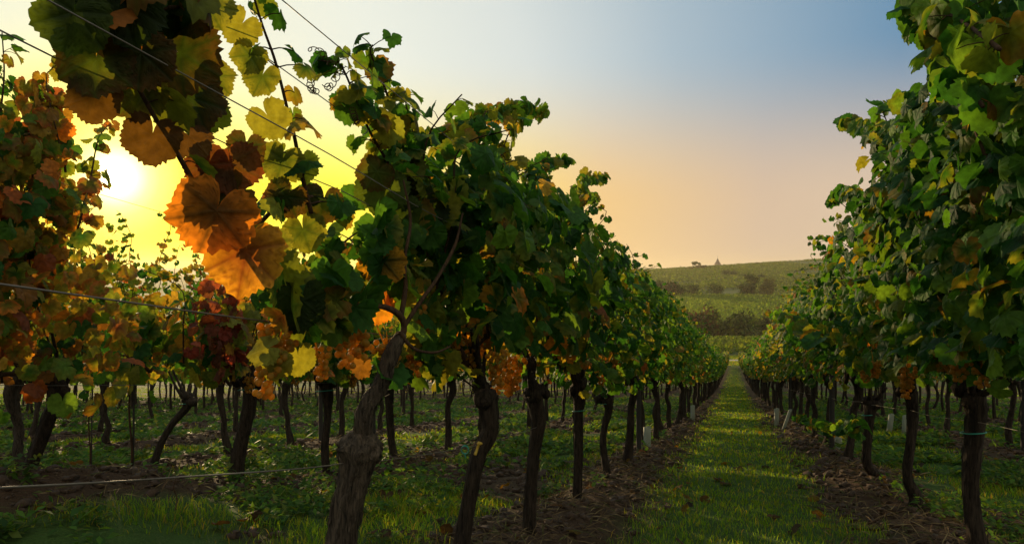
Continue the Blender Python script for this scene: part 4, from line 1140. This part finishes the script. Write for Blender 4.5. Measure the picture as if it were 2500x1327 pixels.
# ------------------------------------------------------------------ ground cover: grass, weeds, clods, straw
def in_view(x, y, m=.06): return (y > .9) & (np.abs(x) < (.715 + m) * y + .4)
def scatter(n, ymin, ymax, power, rg):
    """points in the view wedge, denser near the camera"""
    u = rg.random(n)
    e = 2 - power
    y = (ymin ** e + u * (ymax ** e - ymin ** e)) ** (1 / e)
    x = rg.uniform(-.78, .78, n) * y
    return x, y
def blades(name, x, y, hgt_, wid, col, rg, mat, label, cat, lean=.5, tipcol=1.25):
    n = len(x); z = hgt(x, y)
    a = rg.uniform(0, 2 * PI, n); d = np.stack([np.cos(a), np.sin(a), np.zeros(n)], -1)
    ln = rg.uniform(.1, 1, n) * lean
    la = rg.uniform(0, 2 * PI, n); l = np.stack([np.cos(la), np.sin(la), np.zeros(n)], -1) * (ln * hgt_)[:, None]
    b = np.stack([x, y, z - .004], -1); w = d * (wid * .5)[:, None]; up = np.array([0, 0, 1.]) * hgt_[:, None]
    V = np.stack([b - w, b + w, b + l * .35 + up * .55 - w * .75, b + l * .35 + up * .55 + w * .75, b + l + up * (1 - .25 * ln)[:, None]], 1)
    o = np.arange(n)[:, None] * 5
    Q = o + np.array([[0, 1, 3, 2]]); T = o + np.array([[2, 3, 4]])
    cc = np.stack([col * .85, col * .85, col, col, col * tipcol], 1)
    ob = obj(name, mk_mesh(name, V.reshape(-1, 3), Q, T, cc.reshape(-1, 3), mat, True))
    return tag(ob, label, cat, kind='stuff')
rg = np.random.default_rng(31)
def alley(x, y): return x - TH * y                       # constant along each row
GCOL = np.array([[.085, .19, .016], [.125, .225, .020], [.18, .21, .024], [.065, .13, .015], [.26, .21, .045]])
# mown path
n = 520000
x, y = scatter(n, 2.2, 112, 1.35, rg); u = alley(x, y)
sm = soil_mask(x, y)
k = (u > -1.02) & (u < 1.12) & (rg.random(n) > sm * 1.1)
x, y, u = x[k], y[k], u[k]; n = len(x)
edge = np.clip((np.abs(u - .04) - .55) / .4, 0, 1)
h = (.030 + .04 * edge + .02 * (fbm(x * 2, y * 2, 61, 3))) * rg.uniform(.6, 1.4, n); w = .0035 * np.clip(y / 3.2, 1, 12) * rg.uniform(.7, 1.3, n)
c = GCOL[rg.choice(5, n, p=[.32, .32, .2, .12, .04])] * (.7 + .6 * fbm(x * 1.3, y * 1.3, 63, 3))[:, None]
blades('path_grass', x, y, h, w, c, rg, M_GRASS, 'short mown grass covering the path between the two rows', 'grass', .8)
# the other alleys
n = 420000
x, y = scatter(n, 1.8, 48, 1.35, rg); u = alley(x, y); sm = soil_mask(x, y)
cl = fbm(x * 1.5, y * 1.5, 71, 4)
k = ((u < -1.1) | (u > 1.2)) & (rg.random(n) > sm * 1.05) & (cl + .2 * rg.random(n) > np.where((u < -1.1) & (u > -3.0), .60, .53))
x, y, cl = x[k], y[k], cl[k]; n = len(x)
h = (.035 + .13 * np.clip(cl - .45, 0, .4)) * rg.uniform(.5, 1.5, n); w = .004 * np.clip(y / 3.2, 1, 5) * rg.uniform(.7, 1.3, n)
c = GCOL[rg.choice(5, n, p=[.25, .3, .24, .13, .08])] * (.7 + .6 * fbm(x * 1.3, y * 1.3, 73, 3))[:, None]
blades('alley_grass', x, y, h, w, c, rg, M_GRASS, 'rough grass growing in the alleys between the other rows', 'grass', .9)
# low leafy weeds
n = 46000
x, y = scatter(n, 1.6, 30, 1.2, rg); u = alley(x, y); sm = soil_mask(x, y)
cl = fbm(x * 1.1 + 5, y * 1.1, 81, 4)
k = ((u < -1.0) | (u > 1.15)) & (cl > .47) & (rg.random(n) > sm * .75)
x, y, cl = x[k], y[k], cl[k]; n = len(x)
m = 7
a = rg.uniform(0, 2 * PI, (n, m)); rr = rg.uniform(.01, .055, (n, m)) * np.clip(y / 5, 1, 2.2)[:, None]; sz = rg.uniform(.012, .028, (n, m)) * np.clip(y / 4.5, 1, 2.6)[:, None]
cx = x[:, None] + np.cos(a) * rr; cy = y[:, None] + np.sin(a) * rr; cz = hgt(x, y)[:, None] + rg.uniform(.01, .10, (n, m)) * (cl[:, None] * 1.6)
fl = np.stack([cx, cy, cz], -1).reshape(-1, 3); s_ = sz.ravel(); aa = a.ravel() + rg.normal(size=n * m) * .5
tip = np.stack([np.cos(aa), np.sin(aa), rg.normal(size=n * m) * .45], -1); sd = np.stack([-np.sin(aa), np.cos(aa), rg.normal(size=n * m) * .3], -1)
V = np.stack([fl - tip * s_[:, None], fl + sd * (s_ * .55)[:, None] + [0, 0, .004], fl + tip * s_[:, None], fl - sd * (s_ * .55)[:, None] + [0, 0, .004]], 1)
cc = np.repeat((np.array([[.05, .12, .02], [.07, .15, .025], [.04, .10, .025], [.10, .14, .03]])[rg.integers(0, 4, n * m)] * rg.uniform(.7, 1.3, (n * m, 1)))[:, None], 4, 1)
tag(obj('weeds', mk_mesh('weeds', V.reshape(-1, 3), np.arange(n * m)[:, None] * 4 + np.array([[0, 1, 2, 3]]), None, cc.reshape(-1, 3), M_GRASS, True)), 'low leafy green weeds spreading over the soil between the rows', 'weeds', kind='stuff')
# soil clods
n = 52000
x, y = scatter(n, 1.6, 26, 1.3, rg); sm = soil_mask(x, y)
k = rg.random(n) < sm * .75; x, y = x[k], y[k]; n = len(x)
S0, _, T0 = sphere((0, 0, 0), 1, 6, 4); _, Q0, _ = sphere((0, 0, 0), 1, 6, 4)
nv = len(S0)
sc = (.005 + .024 * rg.random(n) ** 4) * np.clip(y / 4.5, 1, 1.8)
D = 1 + .45 * rg.normal(size=(n, nv)).clip(-1.5, 1.6)
V = np.stack([x, y, hgt(x, y)], -1)[:, None] + (S0[None] * D[..., None]) * sc[:, None, None] * np.array([1.2, 1.1, .75]) + np.array([0, 0, .3]) * sc[:, None, None]
o = (np.arange(n) * nv)[:, None, None]
tag(obj('soil_clods', mk_mesh('soil_clods', V.reshape(-1, 3), (Q0[None] + o).reshape(-1, 4), (T0[None] + o).reshape(-1, 3), None, M_CLOD, False)), 'crumbly brown clods of dug soil along the foot of the vines', 'soil', kind='stuff')
# dry straw and cut shoots on the ridges under the rows
n = 60000
x, y = scatter(n, 1.8, 34, 1.3, rg); u = alley(x, y); d = row_dist(x, y)
k = (d < .62) & (rg.random(n) < np.clip(1.15 - d * 1.3, .1, 1) * np.where(np.abs(u) < 1.9, 1, .45)); x, y = x[k], y[k]; n = len(x)
a = rg.uniform(0, 2 * PI, n); ln = rg.uniform(.02, .09, n); w = .0022 * np.clip(y / 3, 1, 4)
t = np.stack([np.cos(a), np.sin(a), rg.normal(size=n) * .3], -1) * ln[:, None]; sd = np.stack([-np.sin(a), np.cos(a), np.full(n, .4)], -1) * w[:, None]
b = np.stack([x, y, hgt(x, y) + .012 + .02 * rg.random(n)], -1)
V = np.stack([b - t - sd, b - t * .2 + sd + [0, 0, .006], b + t + sd, b + t * .2 - sd + [0, 0, .006]], 1)
cc = np.repeat((np.array([[.13, .09, .045], [.19, .14, .07], [.09, .055, .03], [.07, .075, .025]])[rg.integers(0, 4, n)] * rg.uniform(.7, 1.25, (n, 1)))[:, None], 4, 1)
tag(obj('dry_straw', mk_mesh('dry_straw', V.reshape(-1, 3), np.arange(n)[:, None] * 4 + np.array([[0, 1, 2, 3]]), None, cc.reshape(-1, 3), M_STRAW, True)), 'dry straw and grass cuttings lying on the soil ridges under the vines', 'straw', kind='stuff')
# fallen leaves
n = 700
x, y = scatter(n, 2.0, 24, 1.2, rg)
Pn = np.stack([x, y, hgt(x, y) + .03], -1); mbl = MB()
ci = np.concatenate([GOLD * .7, [[.07, .04, .02], [.10, .06, .025], [.05, .035, .02]], [[.09, .05, .025]]])[rg.integers(0, 7, n)] * rg.uniform(.6, 1.1, (n, 1))
add_leaves(mbl, 2, Pn, np.stack([rg.normal(size=n), rg.normal(size=n), rg.normal(size=n) * .3], -1), np.array([0, 0, 1.]) + rg.normal(size=(n, 3)) * .4, rg.uniform(.05, .10, n), ci, ci * .8, rg)
tag(obj('fallen_leaves', mbl.mesh('fallen_leaves', M_LEAF)), 'yellow and brown vine leaves fallen on the ground between the rows', 'fallen leaves', kind='stuff')
# cut canes lying on the right-hand ridge
for q, (pts, lab) in enumerate([([(2120, 1318, 4.3), (2165, 1260, 4.45), (2215, 1250, 4.5)], 'long bent dry cane lying on the soil at the lower right'),
                               ([(2080, 1322, 4.2), (2150, 1330, 4.1), (2240, 1340, 4.05)], 'thin dry cane lying along the bottom edge below the right row')]):
    pp = np.array([P(a, b, c) for a, b, c in pts]); pp[:, 2] = hgt(pp[:, 0], pp[:, 1]) + .015
    tag(obj('cut_cane', MB().add(*tube(pp, [.007, .006, .004], 7, 24, .1, 3)).mesh('cut_cane', M_STRAW if False else M_CANE)), lab, 'cut cane', 'cut canes on the ground')

# ------------------------------------------------------------------ the valley beyond: vineyards, trees, church
def tufts(name, x, y, size, hh, cols, rg, per, label, cat):
    n = len(x); m = per
    z = hbase(x, y)
    c = np.stack([np.repeat(x, m), np.repeat(y, m), np.repeat(z, m)], -1)
    s_ = np.repeat(size, m) * rg.uniform(.6, 1.3, n * m); H_ = np.repeat(hh, m)
    c = c + np.stack([rg.normal(size=n * m) * s_ * .9, rg.normal(size=n * m) * s_ * .9, rg.uniform(.1, 1, n * m) * H_], -1)
    a = rg.normal(size=(n * m, 3)); a /= np.linalg.norm(a, axis=1)[:, None]
    b = np.cross(a, rg.normal(size=(n * m, 3))); b /= np.linalg.norm(b, axis=1)[:, None]
    V = np.stack([c - a * s_[:, None] * .6, c + b * s_[:, None] * .5, c + a * s_[:, None] * .6, c - b * s_[:, None] * .5], 1)
    cc = np.repeat((cols[rg.integers(0, len(cols), n)][:, None] * rg.uniform(.7, 1.3, (n, m, 1))).reshape(-1, 1, 3), 4, 1)
    o = obj(name, mk_mesh(name, V.reshape(-1, 3), np.arange(n * m)[:, None] * 4 + np.array([[0, 1, 2, 3]]), None, cc.reshape(-1, 3), M_FAR, True))
    return tag(o, label, cat, kind='stuff')
FC = np.array([[.05, .085, .016], [.065, .10, .018], [.08, .105, .02], [.045, .075, .016]])
def field(y0, y1, rowgap, step, ang, k0=.13, k1=.47):
    ca, sa = math.cos(ang), math.sin(ang)
    xs = []; ys = []
    ext = y1 * 1.2
    u = np.arange(-ext, ext, rowgap); v = np.arange(-ext, ext, step)
    U, Vv = np.meshgrid(u, v)
    X_ = U * ca - Vv * sa; Y_ = U * sa + Vv * ca
    k = (Y_ > y0) & (Y_ < y1) & (X_ > k0 * Y_) & (X_ < k1 * Y_)
    return X_[k], Y_[k]
def jit(a, s): return a + rg.normal(size=len(a)) * s
# small vineyard just past the track, its rows pointing at us
x, y = field(136, 205, 2.1, .9, -.31, .14, .55); x = jit(x, .12); y = jit(y, .2)
tufts('roadside_vineyard', x, y, np.full(len(x), .5), np.full(len(x), 1.7), FC * .8, rg, 9, 'low rows of vines just beyond the pale track', 'vineyard')
x, y = field(262, 438, 2.6, 1.3, 1.2, .16, .46); x = jit(x, .25); y = jit(y, .25)
tufts('valley_vineyard', x, y, np.full(len(x), .8), np.full(len(x), 1.8), FC * 1.3, rg, 5, 'bright green vineyard in the valley above the dark bushes', 'vineyard')
x, y = field(441, 905, 4.2, 2.6, .9, .16, .46); x = jit(x, .4); y = jit(y, .4)
gap = fbm(x / 70, y / 45, 91, 3); k = gap > .36; x, y = x[k], y[k]
tufts('hillside_vineyard', x, y, np.full(len(x), 1.25), np.full(len(x), 1.9), FC * .78, rg, 4, 'vineyard covering the far hillside below the ridge', 'vineyard')
# rough grass on the headland and beside the track
n = 26000
x = rg.uniform(18, 66, n); y = rg.uniform(110.5, 134, n)
k = (np.abs(y - 121.5 - .02 * (x - 36)) > 1.7); x, y = x[k], y[k]; n = len(x)
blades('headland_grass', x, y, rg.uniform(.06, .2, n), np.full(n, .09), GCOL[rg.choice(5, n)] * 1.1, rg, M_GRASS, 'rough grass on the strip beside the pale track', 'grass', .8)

def tree(name, px, pbase, Yd, hpx, wpx, cols, label, cat, group, seed, n=900, trunk_frac=.18, shape='round', leaf=None, bz=None):
    """a tree or bush from its trunk, limbs and a crown of leaf clumps"""
    rg = np.random.default_rng(seed)
    x = (px - 1250) / F * Yd; z = float(hbase(x, Yd)) - .05
    H = hpx / F * Yd; Wd = wpx / F * Yd
    if bz is None:                                        # grow up to the height seen, from the ground
        H = max((663.5 - (pbase - hpx)) / F * Yd - z, H * .6)
    r = empty(name, (x, Yd, z)); tag(r, label, cat, group)
    mb = MB(); tr = max(.05, H * .022)
    th = H * trunk_frac
    mb.add(*tube([(0, 0, -.1), (.02 * H, 0, th), (.0, .01 * H, H * .6)], [tr * 1.3, tr, tr * .4], 8, 12, .15, seed))
    lobes = []
    nl = 9 if shape != 'column' else 6
    for q in range(nl):
        a = rg.uniform(0, 2 * PI); f = rg.random()
        if shape == 'column': c = np.array([math.cos(a) * Wd * .16, math.sin(a) * Wd * .16, th + (H - th) * (q + .5) / nl]); rr = np.array([Wd * .3, Wd * .3, (H - th) * .17])
        elif shape == 'open': c = np.array([math.cos(a) * Wd * .33, math.sin(a) * Wd * .33, H * rg.uniform(.45, .85)]); rr = np.array([Wd * .2, Wd * .2, H * .13])
        else: c = np.array([math.cos(a) * Wd * .28 * rg.uniform(.5, 1), math.sin(a) * Wd * .28, th + (H - th) * rg.uniform(.25, .75)]); rr = np.array([Wd * .26, Wd * .26, (H - th) * .27])
        lobes.append((c, rr * rg.uniform(.8, 1.15)))
        mb.add(*tube([(0, 0, th * .9), (c[0] * .5, c[1] * .5, (th + c[2]) * .5 + .05 * H), c], [tr * .6, tr * .4, tr * .15], 5, 8))
    obj('trunk', mb.mesh('trunk', M_TREEBARK), r)
    per = n // nl; Cn = []; 
    for c, rr in lobes:
        d = rg.normal(size=(per, 3)); d /= np.linalg.norm(d, axis=1)[:, None]
        Cn.append(c + d * rr * (rg.random((per, 1)) ** .4) * (1 + .18 * rg.normal(size=(per, 1))))
    Cn = np.concatenate(Cn); Cn[:, 2] = np.where(rg.random(len(Cn)) < (.35 if name == 'bush' else .12), rg.uniform(.05, .6, len(Cn)) * Cn[:, 2], Cn[:, 2]); Cn[:, 2] = np.clip(Cn[:, 2], .04 * H, None)
    m = len(Cn); s_ = (leaf or max(H, Wd) * .05) * rg.uniform(.5, 1.3, m)
    a = rg.normal(size=(m, 3)); a /= np.linalg.norm(a, axis=1)[:, None]
    b = np.cross(a, rg.normal(size=(m, 3))); b /= np.linalg.norm(b, axis=1)[:, None]
    V = np.stack([Cn - a * s_[:, None], Cn + b * s_[:, None] * .7, Cn + a * s_[:, None], Cn - b * s_[:, None] * .7], 1)
    cols = np.asarray(cols); cc = np.repeat((cols[rg.integers(0, len(cols), m)] * rg.uniform(.7, 1.3, (m, 1)))[:, None], 4, 1)
    obj('crown', mk_mesh('crown', V.reshape(-1, 3), np.arange(m)[:, None] * 4 + np.array([[0, 1, 2, 3]]), None, cc.reshape(-1, 3), M_TREE, True), r)
    return r
DK = [[.022, .04, .010], [.032, .052, .012], [.017, .03, .009]]
OL = [[.05, .08, .016], [.07, .09, .017], [.04, .062, .013]]
RD = [[.07, .034, .014], [.085, .04, .016], [.045, .028, .012]]
GB = 'bushes and trees behind the roadside vineyard'
TR = [ # name, px, base py, Y, height px, width px, colours, label, cat, group
    ('bush', 1712, 832, 228, 92, 92, RD + OL, 'big round reddish bush at the left end of the dark thicket beyond the track', 'bush', GB),
    ('bush', 1655, 815, 238, 60, 60, DK, 'dark bush peeping out behind the left vine hedge, left of the reddish one', 'bush', GB),
    ('bush', 1762, 834, 236, 58, 62, DK + OL, 'dark green bush between the round reddish bush and the thicket', 'bush', GB),
    ('bush', 1812, 836, 228, 78, 88, OL + DK, 'broad olive bush in the middle of the thicket beyond the track', 'bush', GB),
    ('bush', 1860, 832, 243, 60, 66, DK, 'dark bush right of the olive one in the thicket', 'bush', GB),
    ('bush', 1898, 822, 241, 72, 80, RD + OL, 'rusty brown bush partly covered by the right-hand vine shoot', 'bush', GB),
    ('bush', 1945, 824, 245, 60, 90, DK, 'dark bush behind the right-hand vines at the end of the thicket', 'bush', GB),
    ('tree', 1836, 728, 436, 57, 45, OL + DK, 'tall brownish tree beside the pale round one at the middle of the valley', 'tree', 'trees at the foot of the hill'),
    ('tree', 1872, 726, 432, 52, 45, [[.12, .11, .03], [.10, .10, .03]], 'pale yellow-green round tree standing out in the valley', 'tree', 'trees at the foot of the hill'),
    ('tree', 1815, 727, 440, 33, 37, DK, 'short dark tree left of the tall brownish one', 'tree', 'trees at the foot of the hill'),
    ('bush', 1905, 700, 560, 14, 16, OL, 'small pale bush alone on the right part of the slope', 'bush', 'trees at the foot of the hill'),
    ('tree', 1635, 727, 428, 40, 50, RD + DK, 'reddish brown tree at the left of the tree belt below the hillside', 'tree', 'tree belt below the hillside'),
    ('tree', 1610, 726, 436, 45, 45, OL, 'olive tree at the left end of the tree belt, half hidden by vine leaves', 'tree', 'tree belt below the hillside'),
    ('tree', 1662, 728, 432, 38, 45, DK, 'dark tree in the middle of the tree belt right of the reddish one', 'tree', 'tree belt below the hillside'),
    ('tree', 1690, 727, 434, 36, 42, DK + OL, 'dark green tree at the right end of the left tree belt', 'tree', 'tree belt below the hillside'),
    ('tree', 1748, 726, 438, 36, 47, OL + DK, 'low spreading tree alone between the two groups in the valley', 'tree', 'tree belt below the hillside'),
    ('tree', 1772, 676, 680, 18, 26, DK, 'dark tree low on the hillside under the church spire', 'tree', 'trees dotted on the hillside'),
    ('tree', 1790, 678, 670, 20, 22, DK + OL, 'dark tree on the hillside right of the one under the spire', 'tree', 'trees dotted on the hillside'),
    ('tree', 1860, 685, 620, 16, 22, DK, 'small dark tree on the hillside above the pale round tree', 'tree', 'trees dotted on the hillside'),
    ('tree', 1820, 682, 640, 14, 22, DK + OL, 'small low tree on the hillside above the tall brownish tree', 'tree', 'trees dotted on the hillside'),
    ('bush', 1712, 664, 850, 16, 34, DK + RD, 'dark bush on the ridge just left of the church spire', 'bush', 'trees along the ridge'),
    ('tree', 1702, 656, 880, 20, 26, DK, 'open-crowned tree standing up on the ridge left of the church spire', 'tree', 'trees along the ridge'),
    ('bush', 1690, 662, 860, 8, 26, RD, 'low reddish bush at the foot of the ridge tree', 'bush', 'trees along the ridge'),
    ('bush', 1846, 648, 885, 9, 20, RD + DK, 'low dark reddish bush on the ridge right of the spire', 'bush', 'trees along the ridge'),
    ('bush', 1862, 647, 885, 6, 22, DK, 'flat dark bush on the ridge further right of the spire', 'bush', 'trees along the ridge'),
    ('bush', 1893, 645, 885, 5, 16, DK, 'tiny dark bush on the ridge near the right-hand vines', 'bush', 'trees along the ridge'),
    ('tree', 1660, 662, 1080, 12, 10, DK, 'small pointed tree on the skyline well left of the spire', 'tree', 'trees on the skyline'),
    ('tree', 1668, 662, 1090, 10, 9, DK, 'smaller tree right beside the pointed one on the skyline', 'tree', 'trees on the skyline'),
    ('tree', 1763, 653, 1180, 7, 14, DK, 'low tree at the right foot of the church spire', 'tree', 'trees on the skyline'),
    ('tree', 1778, 652, 1190, 6, 10, DK, 'small tree on the skyline a little right of the church spire', 'tree', 'trees on the skyline'),
]
for q, (nm, px, pb, Yd, hp, wp, cl, lab, cat, grp) in enumerate(TR):
    sh = 'open' if 'open-crowned' in lab else ('column' if 'pointed' in lab or 'tall brownish' in lab else 'round')
    tree(nm, px, pb, Yd, hp, wp, cl, lab, cat, grp, 500 + q, 1500 if hp > 40 else (700 if hp > 14 else 300), .04 if nm == 'bush' else .1, sh)

# church tower with its pyramid spire behind the ridge
Yc = 1210.0; xc = (1752 - 1250) / F * Yc; zc = float(hbase(xc, Yc))
r = empty('church_tower', (xc, Yc, zc), .35); tag(r, 'distant church tower with a steep pointed spire on the skyline', 'church tower')
ztop = (663.5 - 629) / F * Yc - zc; zeave = (663.5 - 643) / F * Yc - zc
w = 5.6 / F * Yc
mb = MB(); mb.add(*box(-w, w, -w, w, -1, zeave)); mb.add(*box(-w * 1.08, w * 1.08, -w * 1.08, w * 1.08, zeave * .62, zeave * .62 + .4))
wl = obj('wall', mb.mesh('wall', M_WALL, False), r)
mb = MB()
for q in range(4):
    for s in (-.38, .38):
        V, Q = box(s * w - .6, s * w + .6, -w - .06, -w + .02, zeave - 4.6, zeave - 1.4)
        a = q * PI / 2; ca, sa = math.cos(a), math.sin(a); V = np.stack([V[:, 0] * ca - V[:, 1] * sa, V[:, 0] * sa + V[:, 1] * ca, V[:, 2]], -1); mb.add(V, Q)
obj('window', mb.mesh('window', M_SLATE, False), wl)
mb = MB(); a = np.arange(8) * PI / 4 + PI / 8
ring0 = np.stack([np.cos(a) * w * 1.38, np.sin(a) * w * 1.38, np.full(8, zeave - .2)], -1); ring1 = np.stack([np.cos(a) * w * .78, np.sin(a) * w * .78, np.full(8, zeave + (ztop - zeave) * .3)], -1); apex = np.array([[0, 0, ztop]])
j = np.arange(8); k = (j + 1) % 8
mb.add(np.vstack([ring0, ring1, apex]), np.stack([j, k, k + 8, j + 8], -1), np.stack([j + 8, k + 8, np.full(8, 16)], -1))
sp = obj('spire', mb.mesh('spire', M_SLATE, False), r)
mb = MB(); mb.add(*tube([(0, 0, ztop - .5), (0, 0, ztop + 3.6)], .14, 6, 4)); mb.add(*box(-.9, .9, -.1, .1, ztop + 2.2, ztop + 2.5))
obj('cross', mb.mesh('cross', M_SLATE, False), sp)
# a few village roofs on the skyline
for px, wp, lab in ((1830, 16, 'low wide village house on the skyline right of the church spire'), (1804, 10, 'small village house on the skyline between the spire and the wide house')):
    Yh = 1260.0; xh = (px - 1250) / F * Yh; zh = float(hbase(xh, Yh)); top = (663.5 - 646.5) / F * Yh - zh; hw = wp / 2 / F * Yh
    r = empty('house', (xh, Yh, zh), .1); tag(r, lab, 'house', 'village houses on the skyline')
    wl = obj('wall', MB().add(*box(-hw, hw, -4, 4, -1, top - 3)).mesh('wall', M_WALL, False), r)
    V = [(-hw - .4, -4.5, top - 3.1), (hw + .4, -4.5, top - 3.1), (hw + .4, 4.5, top - 3.1), (-hw - .4, 4.5, top - 3.1), (-hw - .4, 0, top), (hw + .4, 0, top)]
    obj('roof', mk_mesh('roof', V, [[0, 1, 5, 4], [2, 3, 4, 5], [0, 3, 2, 1]], [[0, 4, 3], [1, 2, 5]], None, M_ROOF, False), r)

# ------------------------------------------------------------------ the hazy evening air
V, Q = box(-3300, 3300, -55, 4600, -40, 62)
m, t, o = new_mat('evening_haze')
pv = nd(t, 'ShaderNodeVolumePrincipled')
pv.inputs['Color'].default_value = (.95, .84, .60, 1); pv.inputs['Density'].default_value = .00015; pv.inputs['Anisotropy'].default_value = .45
t.links.new(pv.outputs[0], o.inputs['Volume'])
tag(obj('haze', mk_mesh('haze', V, Q, None, None, m, False)), kind='stuff')
